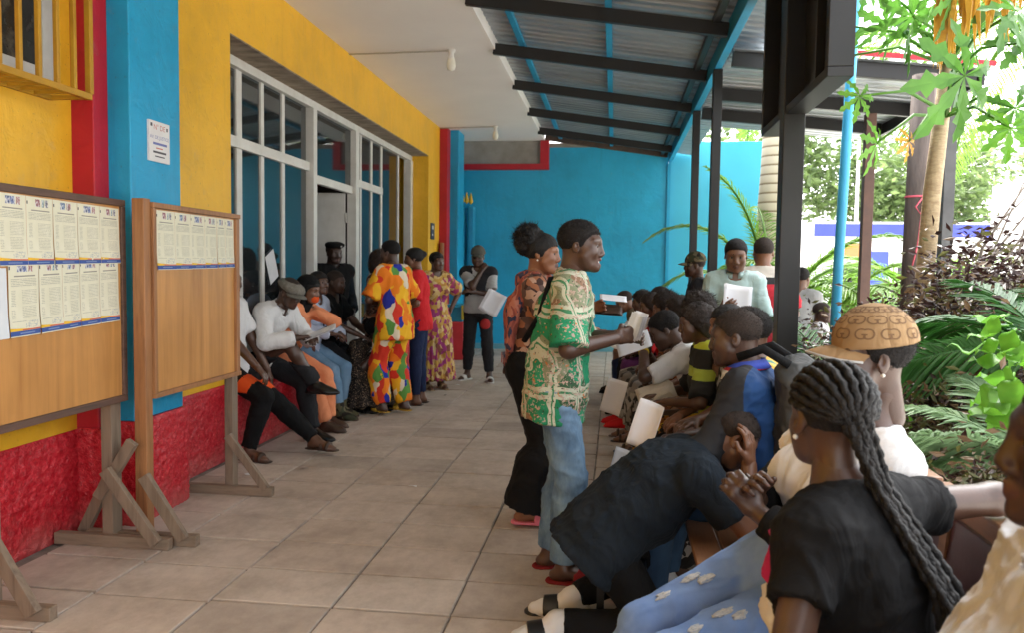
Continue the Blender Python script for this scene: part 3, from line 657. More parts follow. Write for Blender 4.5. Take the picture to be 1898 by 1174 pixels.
SH = [((1.22, 2.75, .42), (.30, .40, .62), 6500, .042, [TANL, OLIV, MARO], 'dry brownish shrub right behind the nearest bench back'), ((1.42, 3.35, .45), (.38, .42, .66), 8000, .045, [OLIV, TANL, MARO], 'olive and tan leafy shrub beneath the dark palm fronds'),
      ((1.22, 3.75, .48), (.26, .42, .68), 7000, .045, [MARO, OLIV, LIME], 'mixed shrub left of the capped woman head'), ((1.72, 3.95, .70), (.42, .42, .90), 17000, .052, [MARO, TANL, OLIV], 'tall maroon shrub behind the dark palm fronds'),
      ((1.36, 4.75, .55), (.34, .45, .78), 12000, .05, [MARO, OLIV, TANL], 'maroon shrub in front of the blue pipe foot'), ((2.02, 4.75, .80), (.45, .45, 1.0), 18000, .055, [MARO, MARO, OLIV], 'tall maroon shrub in front of the papaya trunk'),
      ((2.55, 5.5, .80), (.55, .5, 1.02), 15000, .058, [MARO, OLIV, TANL], 'tall maroon shrub at the right picture edge'), ((1.72, 5.9, .60), (.34, .45, .80), 4500, .05, [OLIV, MARO, LIME], 'sparse mixed shrub behind the blue pipe'),
      ((2.55, 6.9, .65), (.6, .5, .85), 10000, .06, [MARO, OLIV, TANL], 'thin maroon shrub under the side canopy posts'),
      ((1.42, 6.5, .50), (.36, .4, .72), 8000, .052, [MARO, OLIV, TANL], 'maroon shrub between the sign post and blue pipe'), ((1.25, 5.45, .42), (.22, .35, .60), 5000, .048, [MARO, OLIV, LIME], 'low mixed shrub beside the sign post foot')]
for k, (c, r_, n_, s_, m_, lb) in enumerate(SH): shrub(c, r_, n_, s_, m_, lb, k+1)
# broad lime leaves
def broad_leaf(L, W):
    b = MB(); n = 8; vs = []
    for i in range(n+1):
        t = i/n; w = W*(sin(pi*t**.75))*.5+.001; z = -.25*L*t*t+.02*sin(9*t); vs += [(L*t, -w, z+.12*w), (L*t, 0, z-.05*w), (L*t, w, z+.12*w)]
    b.add(vs, [(3*i+k, 3*i+k+1, 3*i+k+4, 3*i+k+3) for i in range(n) for k in (0, 1)]); b.tube([(-.25*L, 0, -.05*L), (0, 0, 0)], .004, 5); return b
lt = empty('broadleaf_plant', (1.36, 2.75, -.1), 'bright lime broad-leaved plant at right edge', 'plant')
lm = broad_leaf(.13, .075).mesh('leaf', LIME, True)
wb(MB().tube([(1.36, 2.75, -.1), (1.35, 2.75, .6), (1.31, 2.73, 1.34)], [.018, .014, .008], 6), 'stem', OLIV, lt, True)
for k in range(34):
    o = bpy.data.objects.new('leaf', lm); COL.objects.link(o); o.parent = lt
    zz = 1.05+.35*random.random(); a = random.uniform(0, 6.28); rr = random.uniform(.02, .11)
    o.location = (-.05+rr*cos(a), rr*sin(a), zz+.08); o.rotation_euler = (random.uniform(-.5, .5), random.uniform(-.2, .9), a+random.uniform(-.5, .5)); o.scale = (random.uniform(.7, 1.15),)*3
# papaya
def papaya_leaf(R):
    b = MB(); lobes = 7; vs = [(0, 0, 0)]; ring = []
    for k in range(lobes):
        a = radians(-138+276*k/(lobes-1)); l = R*(1-.25*abs(k-(lobes-1)/2)/((lobes-1)/2))
        prof = [(.20, -.06), (.38, -.13), (.48, -.08), (.62, -.22), (.70, -.08), (.84, -.12), (1, 0), (.84, .12), (.70, .08), (.62, .22), (.48, .08), (.38, .13), (.20, .06)]
        mid = [len(vs)+i for i in range(len(prof))]
        for (u, v) in prof:
            x, y = l*u, l*v*.95; vs.append((x*cos(a)-y*sin(a), x*sin(a)+y*cos(a), -.22*R*u*u+.10*abs(v)*R+.03*R*sin(5*u+k)))
        c = [len(vs)+i for i in range(3)]
        for u in (.25, .5, .75):
            x = l*u; vs.append((x*cos(a), x*sin(a), -.22*R*u*u-.02*R))
        m = mid
        b.f += [(0, m[0], c[0]), (0, c[0], m[12]), (c[0], m[0], m[1], m[2]), (c[0], m[10], m[11], m[12]), (c[0], m[2], c[1]), (c[0], c[1], m[10]), (c[1], m[2], m[3], m[4]), (c[1], m[8], m[9], m[10]), (c[1], m[4], c[2]), (c[1], c[2], m[8]), (c[2], m[4], m[5], m[6]), (c[2], m[6], m[7], m[8])]
    b.v = vs; b.mi = [0]*len(b.f); return b
pt = empty('papaya_tree', (1.86, 5.2, -.15), 'papaya tree with scarred tan trunk and large lobed leaves', 'tree')
wb(MB().tube([(1.84, 5.2, -.15), (1.87, 5.2, 1.0), (1.91, 5.2, 2.0), (1.95, 5.15, 2.8)], [.062, .056, .052, .04], 12), 'trunk', pm('papaya_bark', (.46, .36, .22), (.30, .22, .13), 16, .8, .6, 30, .01, sc=(1, 1, 3)), pt, True)
pmesh = papaya_leaf(.30).mesh('leaf', PAPG, False); ymesh = papaya_leaf(.30).mesh('leaf', DRYY, False); lmesh = papaya_leaf(.30).mesh('leaf', LIME, False)
PL = [((1.43, 3.60, 2.33), 1.05, 68, 120, 10, pmesh), ((1.38, 4.55, 2.20), .62, 35, 100, 0, lmesh), ((1.24, 4.40, 2.42), .48, 80, 95, 15, lmesh), ((1.30, 4.9, 2.75), .62, 30, 150, 0, pmesh), ((1.36, 5.1, 2.98), .66, 40, 120, 10, pmesh), ((1.52, 4.5, 2.85), .8, 35, 160, -10, pmesh),
      ((1.62, 4.2, 2.98), .95, 40, 110, 5, pmesh), ((1.80, 4.1, 2.76), .95, 45, 60, -5, pmesh), ((1.92, 4.2, 2.62), .85, 50, 40, 0, pmesh), ((1.72, 4.4, 2.50), .8, 30, 80, 10, pmesh), ((1.80, 4.0, 2.18), .55, 85, 92, -12, lmesh), ((1.56, 4.6, 2.22), .40, 88, 90, 40, ymesh), ((1.93, 4.5, 2.95), .9, 40, 130, 0, pmesh), ((1.70, 5.4, 3.1), .9, 30, 90, 20, pmesh), ((2.1, 5.2, 2.9), .9, 35, 60, 20, pmesh), ((1.95, 4.3, 2.33), .7, 60, 70, -30, pmesh), ((1.48, 3.9, 2.75), .7, 50, 100, 20, pmesh), ((1.66, 3.7, 2.62), .8, 40, 40, 0, pmesh)]
for k in range(11): r = random.Random(k+60); PL.append(((1.35+r.random()*.75, 4.1+r.random()*1.1, 2.72+r.random()*.5), r.uniform(.6, .95), r.uniform(20, 55), r.uniform(30, 170), r.uniform(-20, 20), pmesh))
for p, s, rx, ry, rz, me in PL:
    o = bpy.data.objects.new('leaf', me); COL.objects.link(o); o.parent = pt; o.location = Vector(p)-pt.location; o.scale = (s,)*3; o.rotation_euler = (radians(rx), radians(ry), radians(rz))
    top = Vector((1.95, 5.15, min(2.75, max(2.45, p[2]+.05)))); q = Vector(p)
    wb(MB().tube([top, top.lerp(q, .5)+Vector((0, 0, .08)), q], [.012, .009, .006], 6), 'petiole', LIME, pt, True)
for k, (x, y, z, L) in enumerate(((1.50, 4.0, 2.92, .50), (1.60, 3.98, 2.92, .42), (1.70, 3.95, 2.90, .36), (1.78, 3.95, 2.88, .22), (1.54, 4.05, 2.95, .36))):
    r = random.Random(k); b = MB()
    for j in range(12):
        a = r.uniform(0, 6.28); w = .022; x1 = x+.05*cos(a); y1 = y+.05*sin(a); zz = z-L*r.uniform(.45, 1); xm = (x+x1)/2+r.uniform(-.02, .02); zm = (z+zz)/2
        b.add([(x, y, z), (xm-w, y1, zm+.05), (xm+w*.3, y1-.012, zm+.02), (xm+w, y1+.01, zm), (x1, y1, zz)], [(0, 1, 2), (0, 2, 3), (1, 4, 2), (2, 4, 3)])
    wb(b, 'dead_leaf', DRYY, pt)
# timber trunk with ribbon
wt = empty('timber_post', (2.42, 6.9, -.15), 'weathered round timber post tied with a pink ribbon', 'post')
wb(MB().tube([(2.42, 6.9, -.15), (2.43, 6.9, 2.0), (2.44, 6.9, 3.1)], [.105, .10, .095], 12), 'trunk', pm('weathered_trunk', (.15, .115, .10), (.09, .07, .06), 8, .8, .5, 30, .01, sc=(4, 4, .6)), wt, True)
PINKM = pm('pink_ribbon', (.75, .13, .18), None, 9, .6, 0)
wb(MB().lathe((2.43, 6.9, 2.12), [(.103, 0), (.107, .008), (.103, .016)], 14), 'ribbon', PINKM, wt, True)
wb(MB().tube([(2.43, 6.79, 2.12), (2.37, 6.78, 2.04), (2.41, 6.78, 1.98), (2.44, 6.78, 2.09), (2.49, 6.78, 1.99), (2.43, 6.79, 2.11), (2.40, 6.78, 1.75), (2.36, 6.78, 1.55)], .007, 5), 'ribbon', PINKM, wt, True)
# dry vines and stump at right
dv = empty('dry_vine', (2.1, 5.0, -.15), 'bare dry vine stems leaning at the right edge', 'vine')
for k in range(14):
    r = random.Random(k); x0 = 1.9+r.uniform(-.1, .3); wb(MB().tube([(x0, 5, .7+r.uniform(0, .4)), (x0+.2+r.uniform(-.1, .2), 5, 1.4+r.uniform(0, .3)), (x0+.5+r.uniform(-.1, .5), 5.0, 2.0+r.uniform(-.2, .4))], [.012, .009, .004], 5), 'stem', BARK, dv, True)
# ---- street beyond: bright buildings, poles, wooded slope
def building(name, a, b, c, label, wins=(), bands=(), wc=(.05, .05, .055)):
    t = empty(name, ((a[0]+b[0])/2, a[1], -.16), label, 'building'); wbox('wall', a, b, pm('paint_%.2f_%.2f_%.2f' % c, c, None, .8, .7, .1, 20), t)
    for (x0, x1, z0, z1) in wins:
        f = wbox('window', (x0, a[1]-.05, z0), (x1, a[1]-.001, z1), FRAME, t); wbox('pane', (x0+.08, a[1]-.06, z0+.08), (x1-.08, a[1]-.051, z1-.08), pm('far_glass', wc, None, 3, .15, 0), f)
    for (x0, x1, z0, z1, cc) in bands: wbox('band', (x0, a[1]-.12, z0), (x1, a[1]-.07, z1), pm('band_%.2f_%.2f_%.2f' % cc, cc, None, 1, .5, 0), t)
    return t
building('shop_building', (8, 34, -.16), (16, 42, 3.6), (.75, .74, .72), 'white shop building with blue painted panels across the street', [(8.8, 10.0, .8, 1.9), (11.2, 12.4, .8, 1.9), (13.3, 14.8, .8, 1.9)], [(8, 16, 3.0, 3.5, (.05, .07, .45)), (10.2, 10.9, .0, 2.4, (.06, .09, .5)), (12.6, 13.1, 0, 2.9, (.06, .09, .5)), (9.0, 10.0, 2.1, 2.7, (.6, .22, .08))])
building('long_building', (17, 46, -.16), (46, 54, 3.2), (.72, .70, .68), 'long white building with blue fascia behind the hedge', [(18+2.6*k, 19.6+2.6*k, .9, 2.0) for k in range(9)], [(17, 46, 2.6, 3.15, (.10, .12, .42))])
building('white_house', (13, 22, -.16), (24, 30, 4.6), (.80, .78, .76), 'plain white house wall at the right edge', [(14.5, 16, 1.2, 2.6), (18, 19.5, 1.2, 2.6)], [(13, 24, 2.9, 3.05, (.55, .53, .5))])
for k, (x, y, h) in enumerate(((11.5, 30, 8.5), (14.4, 30, 6.2), (10.2, 36, 9))):
    t = empty('lamp_post', (x, y, -.16), ['pale slender lamp post seen just right of sign post', 'short white pole between brown post and timber post', 'far pale pole beside the shop'][k], 'pole', 'poles along the street')
    wb(MB().tube([(x, y, -.16), (x, y, h)], [.10, .05], 8), 'shaft', FRAME, t, True); wb(MB().tube([(x, y, h), (x+.5, y, h+.25), (x+1.2, y, h+.3)], .04, 6), 'arm', FRAME, t, True)
# wooded slope: trees with trunk and leafy crowns
TREEM = [leafmat('hazed_tree_leaf_a', (.19, .28, .09), (.12, .19, .06), .4), leafmat('hazed_tree_leaf_b', (.24, .33, .12), (.16, .24, .08), .4), leafmat('hazed_tree_leaf_c', (.15, .22, .09), (.10, .15, .06), .4)]  # leaf greens paled so the colour carries the haze and overexposure
def far_tree(x, y, h, rad, n, seed, label):
    t = empty('tree', (x, y, -.16), label, 'tree', 'trees beyond the street'); r = np.random.RandomState(seed)
    wb(MB().tube([(x, y, -.16), (x+.2, y, h*.4), (x, y, h*.7)], [.35, .25, .12], 8), 'trunk', BARK, t, True)
    clump(t, 'crown', (x, y, h*.62), (rad, rad*.8, h*.42), n, .62, [TREEM[seed % 3], TREEM[(seed+1) % 3], TREEM[(seed+2) % 3]], seed, twigs=40)
POSN = ['leftmost', 'second', 'third', 'fourth', 'fifth', 'sixth', 'seventh', 'eighth', 'ninth', 'tenth', 'eleventh', 'twelfth', 'thirteenth', 'fourteenth']
for k in range(13):
    x = 6+k*4.4+random.uniform(-1, 1); y = 58+random.uniform(-6, 8); h = 11.5+3.0*sin(k*1.7)+(2 if k < 6 else -3)
    far_tree(x, y, h, 4.2+random.uniform(-.5, 1), 2600, 100+k, 'hazy green tree, %s from the left in the row beyond the street' % POSN[k])
# ================================================================ people: implicit surfaces -> meshes
V3 = lambda *a: np.array(a, float)
def unit(v): v = np.asarray(v, float); return v/(np.linalg.norm(v)+1e-9)
def unit_rows(v): return v/(np.linalg.norm(v, axis=1)[:, None]+1e-9)
def rotm(axis, a):
    x, y, z = unit(axis); c, s = cos(a), sin(a); C = 1-c
    return np.array([[c+x*x*C, x*y*C-z*s, x*z*C+y*s], [y*x*C+z*s, c+y*y*C, y*z*C-x*s], [z*x*C-y*s, z*y*C+x*s, c+z*z*C]])
_G = np.random.RandomState(3).rand(32, 32, 32).astype(np.float32)
def vnoise(P):
    i = np.floor(P).astype(int); f = (P-i).astype(np.float32); f = f*f*(3-2*f); i &= 31; j = (i+1) & 31
    x0, y0, z0 = i.T; x1, y1, z1 = j.T; fx, fy, fz = f.T
    def L(a, b, t): return a+(b-a)*t
    return L(L(L(_G[x0, y0, z0], _G[x1, y0, z0], fx), L(_G[x0, y1, z0], _G[x1, y1, z0], fx), fy),
             L(L(_G[x0, y0, z1], _G[x1, y0, z1], fx), L(_G[x0, y1, z1], _G[x1, y1, z1], fx), fy), fz)*2-1
class S:
    """list of blended tapered capsules / ellipsoids, turned into a mesh by surface nets"""
    def __init__(s): s.p = []
    def cone(s, a, b, ra, rb, k=.03, ax=None, q=1., cuts=(), sub=False):
        a, b = np.asarray(a, float), np.asarray(b, float); r = max(ra, rb)
        s.p.append(('c', a, b, ra, rb, k, None if ax is None else unit(ax), q, cuts, sub, np.minimum(a, b)-r, np.maximum(a, b)+r)); return s
    def ell(s, c, r, R=None, k=.03, cuts=(), sub=False):
        c, r = np.asarray(c, float), np.asarray(r, float); m = r.max()
        s.p.append(('e', c, r, R, 0, k, None, 1, cuts, sub, c-m, c+m)); return s
    def mesh(s, cell, post=None, cuts=()):
        lo = np.min([p[10] for p in s.p if not p[9]], 0)-3*cell-.012; hi = np.max([p[11] for p in s.p if not p[9]], 0)+3*cell+.012
        n = np.ceil((hi-lo)/cell).astype(int)+1
        F = np.full(n, .2, np.float32); ax = [lo[i]+cell*np.arange(n[i]) for i in range(3)]
        for p in s.p:
            kind, A, B, ra, rb, k, fx, q, cu, sub = p[:10]; pad = k+2.5*cell
            i0 = np.clip(np.floor((p[10]-pad-lo)/cell).astype(int), 0, n-1); i1 = np.clip(np.ceil((p[11]+pad-lo)/cell).astype(int)+1, 1, n)
            if np.any(i1 <= i0): continue
            sl = tuple(slice(i0[i], i1[i]) for i in range(3))
            X = ax[0][sl[0]][:, None, None]; Y = ax[1][sl[1]][None, :, None]; Z = ax[2][sl[2]][None, None, :]
            if kind == 'c':
                ab = B-A; L2 = ab@ab+1e-12
                t = np.clip(((X-A[0])*ab[0]+(Y-A[1])*ab[1]+(Z-A[2])*ab[2])/L2, 0, 1)
                dx, dy, dz = X-A[0]-t*ab[0], Y-A[1]-t*ab[1], Z-A[2]-t*ab[2]
                d2 = dx*dx+dy*dy+dz*dz
                if fx is not None: d2 = d2+(q*q-1)*(dx*fx[0]+dy*fx[1]+dz*fx[2])**2
                d = np.sqrt(d2)-(ra+(rb-ra)*t)
            else:
                X, Y, Z = np.broadcast_arrays(X-A[0], Y-A[1], Z-A[2]); R = ra
                if R is not None: X, Y, Z = R[0, 0]*X+R[1, 0]*Y+R[2, 0]*Z, R[0, 1]*X+R[1, 1]*Y+R[2, 1]*Z, R[0, 2]*X+R[1, 2]*Y+R[2, 2]*Z
                u, v, w = X/B[0], Y/B[1], Z/B[2]; k0 = np.sqrt(u*u+v*v+w*w)+1e-6
                k1 = np.sqrt((u/B[0])**2+(v/B[1])**2+(w/B[2])**2)+1e-6; d = k0*(k0-1)/k1
            for (pt, nn) in cu:
                d = np.maximum(d, (ax[0][sl[0]][:, None, None]-pt[0])*nn[0]+(ax[1][sl[1]][None, :, None]-pt[1])*nn[1]+(ax[2][sl[2]][None, None, :]-pt[2])*nn[2])
            f = F[sl]
            if sub: h = np.maximum(k-np.abs(f+d), 0)/k; F[sl] = np.maximum(f, -d)+h*h*k*.25
            else: h = np.maximum(k-np.abs(f-d), 0)/k; F[sl] = np.minimum(f, d)-h*h*k*.25
        for (pt, nn) in cuts:
            F = np.maximum(F, (ax[0][:, None, None]-pt[0])*nn[0]+(ax[1][None, :, None]-pt[1])*nn[1]+(ax[2][None, None, :]-pt[2])*nn[2]).astype(np.float32)
        if post is not None: F = post(F, ax[0][:, None, None], ax[1][None, :, None], ax[2][None, None, :])
        return nets(F, lo, cell)
_C8 = [(a, b, c) for a in (0, 1) for b in (0, 1) for c in (0, 1)]
_E12 = [(i, j) for i in range(8) for j in range(i+1, 8) if bin(i ^ j).count('1') == 1]
def nets(F, lo, cell):
    n = F.shape; neg = F < 0
    cnt = sum(neg[a:n[0]-1+a, b:n[1]-1+b, c:n[2]-1+c].astype(np.int8) for a, b, c in _C8)
    I = np.argwhere((cnt > 0) & (cnt < 8))
    if len(I) == 0: return np.zeros((0, 3)), np.zeros((0, 4), int)
    vals = np.stack([F[I[:, 0]+a, I[:, 1]+b, I[:, 2]+c] for a, b, c in _C8], 1).astype(float)
    acc = np.zeros((len(I), 3)); w = np.zeros(len(I)); C = np.array(_C8, float)
    for i, j in _E12:
        a, b = vals[:, i], vals[:, j]; m = (a < 0) != (b < 0); t = np.where(m, a/(a-b+1e-12), 0)
        acc += np.where(m[:, None], C[i]+(C[j]-C[i])*t[:, None], 0); w += m
    V = lo+(I+acc/w[:, None])*cell
    idx = np.full([x-1 for x in n], -1, np.int32); idx[tuple(I.T)] = np.arange(len(I)); Q = []
    for d in range(3):
        e = [1 if k == d else 0 for k in range(3)]; u, v = [k for k in range(3) if k != d]
        a = neg[:n[0]-e[0], :n[1]-e[1], :n[2]-e[2]]; b = neg[e[0]:, e[1]:, e[2]:]
        E = np.argwhere(a != b); E = E[(E[:, u] > 0) & (E[:, v] > 0) & (E[:, u] < n[u]-1) & (E[:, v] < n[v]-1)]
        if len(E) == 0: continue
        fl = a[tuple(E.T)]
        if d == 1: fl = ~fl
        def at(du, dv): k = E.copy(); k[:, u] -= du; k[:, v] -= dv; return idx[tuple(k.T)]
        q = np.stack([at(1, 1), at(0, 1), at(0, 0), at(1, 0)], 1); q[~fl] = q[~fl][:, ::-1]; Q.append(q)
    return V, np.concatenate(Q) if Q else np.zeros((0, 4), int)
def normals(V, Q):
    N = np.zeros_like(V); f = np.cross(V[Q[:, 2]]-V[Q[:, 0]], V[Q[:, 3]]-V[Q[:, 1]])
    for k in range(4): np.add.at(N, Q[:, k], f)
    return N/(np.linalg.norm(N, axis=1)[:, None]+1e-12)
def folds(V, Q, amp, freq=14, seed=0, dirn=(.2, .1, 1)):
    """cloth wrinkles: warped ridges along the surface normal"""
    if amp == 0 or len(V) == 0: return V
    N = normals(V, Q); P = V+seed*7.3; w = vnoise(P*4.5); w2 = vnoise(P*4.5+11); d = unit(dirn)
    ph = (P@d)*freq+2.6*w+1.6*w2; r = 1-np.abs(np.sin(ph*1.6)); r = r**1.7*(.5+.5*vnoise(P*7+5))
    # creases: ridged noise stretched across the fold direction
    e = unit(np.cross(d, (.3, .9, .2))); T = P+.05*np.stack([w, w2, vnoise(P*5+3)], 1)
    def ridge(f, a): q = T*f-np.outer(T@e, e)*f*.62+a; return (1-np.abs(vnoise(q))*1.6).clip(0)**2.2
    c = ridge(13, 3.1)*.9+ridge(27, 8.7)*.55
    return V+N*((r-.25)*amp*.9+vnoise(P*9)*amp*.5+(c-.45)*amp*1.1)[:, None]
def qobj(name, parts, mats, parent, smooth=True):
    """parts: list of (V, Q, material index)"""
    parts = [p for p in parts if len(p[0])]
    if not parts: print('EMPTY', name); return None
    V = np.concatenate([p[0] for p in parts]); off = 0; Q = []; mi = []
    for v, q, m in parts: Q.append(q+off); off += len(v); mi.append(np.full(len(q), m) if np.isscalar(m) else m)
    Q = np.concatenate(Q); mi = np.concatenate(mi).astype(np.int32); me = bpy.data.meshes.new(name)
    me.vertices.add(len(V)); me.vertices.foreach_set('co', V.astype(np.float32).ravel())
    me.loops.add(len(Q)*4); me.loops.foreach_set('vertex_index', Q.astype(np.int32).ravel())
    me.polygons.add(len(Q)); me.polygons.foreach_set('loop_start', np.arange(0, len(Q)*4, 4, dtype=np.int32))
    try: me.polygons.foreach_set('loop_total', np.full(len(Q), 4, np.int32))
    except Exception: pass
    for m in (mats if isinstance(mats, (list, tuple)) else [mats]): me.materials.append(m)
    me.polygons.foreach_set('material_index', mi); me.polygons.foreach_set('use_smooth', np.full(len(Q), smooth)); me.update(calc_edges=True); me.validate()
    o = bpy.data.objects.new(name, me); COL.objects.link(o); o.parent = parent; return o
# ---- skin, hair, cloth materials
def skin(k):
    tones = {1: ((.125, .058, .033), (.085, .038, .021)), 2: ((.185, .085, .047), (.130, .058, .031)), 3: ((.085, .042, .027), (.056, .027, .017)), 4: ((.25, .108, .056), (.185, .078, .040)), 5: ((.060, .029, .019), (.040, .019, .013))}
    a, b = tones[k]; return pm('skin_%d' % k, a, b, 11, .38, .25, 240, .0015, .5, kind='Object', rvar=.08)
LIP = pm('lips', (.095, .042, .032), (.075, .032, .025), 20, .4, .1, 90, .001, kind='Object')
HAIR = pm('black_hair', (.012, .010, .009), (.006, .005, .005), 40, .6, .9, 220, .006, .35, kind='Object')
HAIRB = pm('dark_brown_hair', (.035, .022, .016), (.015, .010, .008), 40, .6, .9, 200, .006, .35, kind='Object')
def fade_hair(name, c1, c2):
    """short hair that thins out to single dots at the hairline"""
    m = pm(name, c1, c2, 90, .75, .8, 420, .003, .25, kind='Object'); n, l = m.node_tree.nodes, m.node_tree.links; a = n.new('ShaderNodeAttribute'); a.attribute_name = 'fade'
    t = noise(n, l, coords(n, 'Object'), 330, 2, .6); k = n.new('ShaderNodeMath'); k.operation = 'MULTIPLY_ADD'; l.new(a.outputs['Fac'], k.inputs[0]); k.inputs[1].default_value = .95; l.new(t.outputs[0], k.inputs[2])
    mr = n.new('ShaderNodeMapRange'); l.new(k.outputs[0], mr.inputs[0]); mr.inputs[1].default_value = .58; mr.inputs[2].default_value = 1.05
    tr = n.new('ShaderNodeBsdfTransparent'); mx = n.new('ShaderNodeMixShader'); l.new(mr.outputs[0], mx.inputs[0]); l.new(tr.outputs[0], mx.inputs[1]); l.new(n['Principled BSDF'].outputs[0], mx.inputs[2]); l.new(mx.outputs[0], n['Material Output'].inputs[0]); return m
HAIRG = fade_hair('close_cropped_hair', (.046, .031, .024), (.022, .016, .013)); HAIRS = fade_hair('short_black_hair', (.013, .010, .009), (.006, .005, .005))
EYEW = pm('eye_white', (.34, .31, .28), None, 5, .2, 0, kind='Object'); IRIS = pm('eye_dark', (.012, .008, .006), None, 5, .1, 0, kind='Object'); TEETH = pm('teeth', (.72, .68, .60), None, 5, .25, 0, kind='Object')
def wrinkle(m):
    # broad soft creases under the weave
    n, l = m.node_tree.nodes, m.node_tree.links; b = n['Principled BSDF']; k = [x for x in n if x.bl_idname == 'ShaderNodeBump']
    if not k: return m
    co = coords(n, 'Object'); t = noise(n, l, co, 9, 3, .5, (1, 1, .55)); t.inputs['Distortion'].default_value = .9
    a = n.new('ShaderNodeMath'); a.operation = 'SUBTRACT'; l.new(t.outputs[0], a.inputs[0]); a.inputs[1].default_value = .5; c = n.new('ShaderNodeMath'); c.operation = 'ABSOLUTE'; l.new(a.outputs[0], c.inputs[0])
    b2 = n.new('ShaderNodeBump'); b2.inputs['Strength'].default_value = .55; b2.inputs['Distance'].default_value = .035; l.new(c.outputs[0], b2.inputs['Height']); l.new(b2.outputs[0], k[0].inputs['Normal']); return m
def cloth(name, c, c2=None, bs=.35, bscale=260, rough=.85, scale=5):
    new = 'cloth_'+name not in MATS; m = pm('cloth_'+name, c, c2, scale, rough, bs, bscale, .0015, .2, kind='Object'); return wrinkle(m) if new else m
def eyeball(c, fwd, r):
    b = []; nu, nv = 12, 8; f = unit(fwd); a = unit(np.cross(f, (0, 0, 1))); u = np.cross(a, f); V = []; Q = []; M = []
    for i in range(nv+1):
        th = pi*i/nv
        for j in range(nu): ph = 2*pi*j/nu; V.append(c+r*(f*cos(th)+(a*cos(ph)+u*sin(ph))*sin(th)))
    for i in range(nv):
        for j in range(nu): Q.append((i*nu+j, i*nu+(j+1) % nu, (i+1)*nu+(j+1) % nu, (i+1)*nu+j)); M.append(1 if i < 2 else 0)
    return np.array(V), np.array(Q), np.array(M)
def ik(a, t, l1, l2, hint):
    a, t = np.asarray(a, float), np.asarray(t, float); d = t-a; L = np.linalg.norm(d); Lc = min(L, (l1+l2)*.999); u = d/(L+1e-9); t = a+u*Lc
    x = (l1*l1-l2*l2+Lc*Lc)/(2*Lc); h = math.sqrt(max(0, l1*l1-x*x)); hint = np.asarray(hint, float); hv = hint-u*(hint@u)
    return a+u*x+unit(hv)*h, t
HSCALE = 1.0
def head_sdf(female, smile=0, jaw=1.0):
    s = S()
    s.ell((-.012, 0, .040), (.096, .075, .080), k=.02); s.ell((.030, 0, -.025), (.062, .060 if not female else .057, .078), k=.04)
    s.ell((.042, 0, -.072), (.044*jaw, .042*jaw, .034), k=.035); s.ell((.079, 0, -.096), (.019, .021, .016), k=.028)
    for y in (-1, 1):
        s.cone((.082, .014*y, .032), (.070, .048*y, .030), .011, .011, k=.022)          # brow
        s.ell((.060, .045*y, -.022), (.026, .020, .024), k=.03)                          # cheekbone
        s.cone((.030, .056*y, -.045), (.055, .036*y, -.082), .014, .016, k=.03)          # jaw line
        s.ell((.0995, .031*y, .008), (.018, .017, .0125), k=.012, sub=True)              # eye socket
        s.cone((.0875, .0185*y, .0165), (.0815, .044*y, .0155), .0045, .004, k=.004)     # upper lid
        s.cone((.0865, .020*y, -.0005), (.0815, .042*y, .0005), .0035, .003, k=.004)     # lower lid
    s.cone((.090, 0, .016), (.1045, 0, -.024), .0085, .0125, k=.014); s.ell((.0985, .0145, -.033), (.011, .010, .0085), k=.010); s.ell((.0985, -.0145, -.033), (.011, .010, .0085), k=.010)
    w = .021+.008*smile
    if smile: s.ell((.100, 0, -.064), (.020, .022+.004*smile, .007+.006*smile), k=.006, sub=True)
    for y in (-1, 1):
        z = .006*smile
        s.cone((.0955, 0, -.0555+z*.5), (.084-.004*smile, w*y, -.061+z), .0075, .0045, k=.006); s.cone((.0940, 0, -.0685-z*1.9), (.084-.004*smile, w*y, -.062+z*.6), .0082, .0045, k=.006)
    for y in (-1, 1):
        R = rotm((0, 0, 1), .35*y)@rotm((0, 1, 0), -.2)
        s.ell((-.008, .077*y, -.004), (.019, .0075, .031), R, k=.008); s.ell((-.002, .0835*y, .002), (.009, .006, .015), R, k=.006, sub=True)
    s.cone((-.030, 0, -.045), (-.045, 0, -.16), .052 if not female else .045, .054 if not female else .046, k=.035)
    return s
_HX = [-.13, -.05, -.035, .020, .036, .060, .100]; _HZ = [-.080, -.074, -.030, -.030, .022, .044, .058]
def hair_cut(F, X, Y, Z, hx=_HX, hz=_HZ, soft=False):
    h = np.interp(X.ravel(), hx, hz).reshape(X.shape)-.10*np.maximum(0, np.abs(Y)-.03)*(X > .03); return (F+.0125*(1-np.clip((Z-h)/.028, 0, 1))).astype(np.float32) if soft else np.maximum(F, (h-Z)*.8).astype(np.float32)
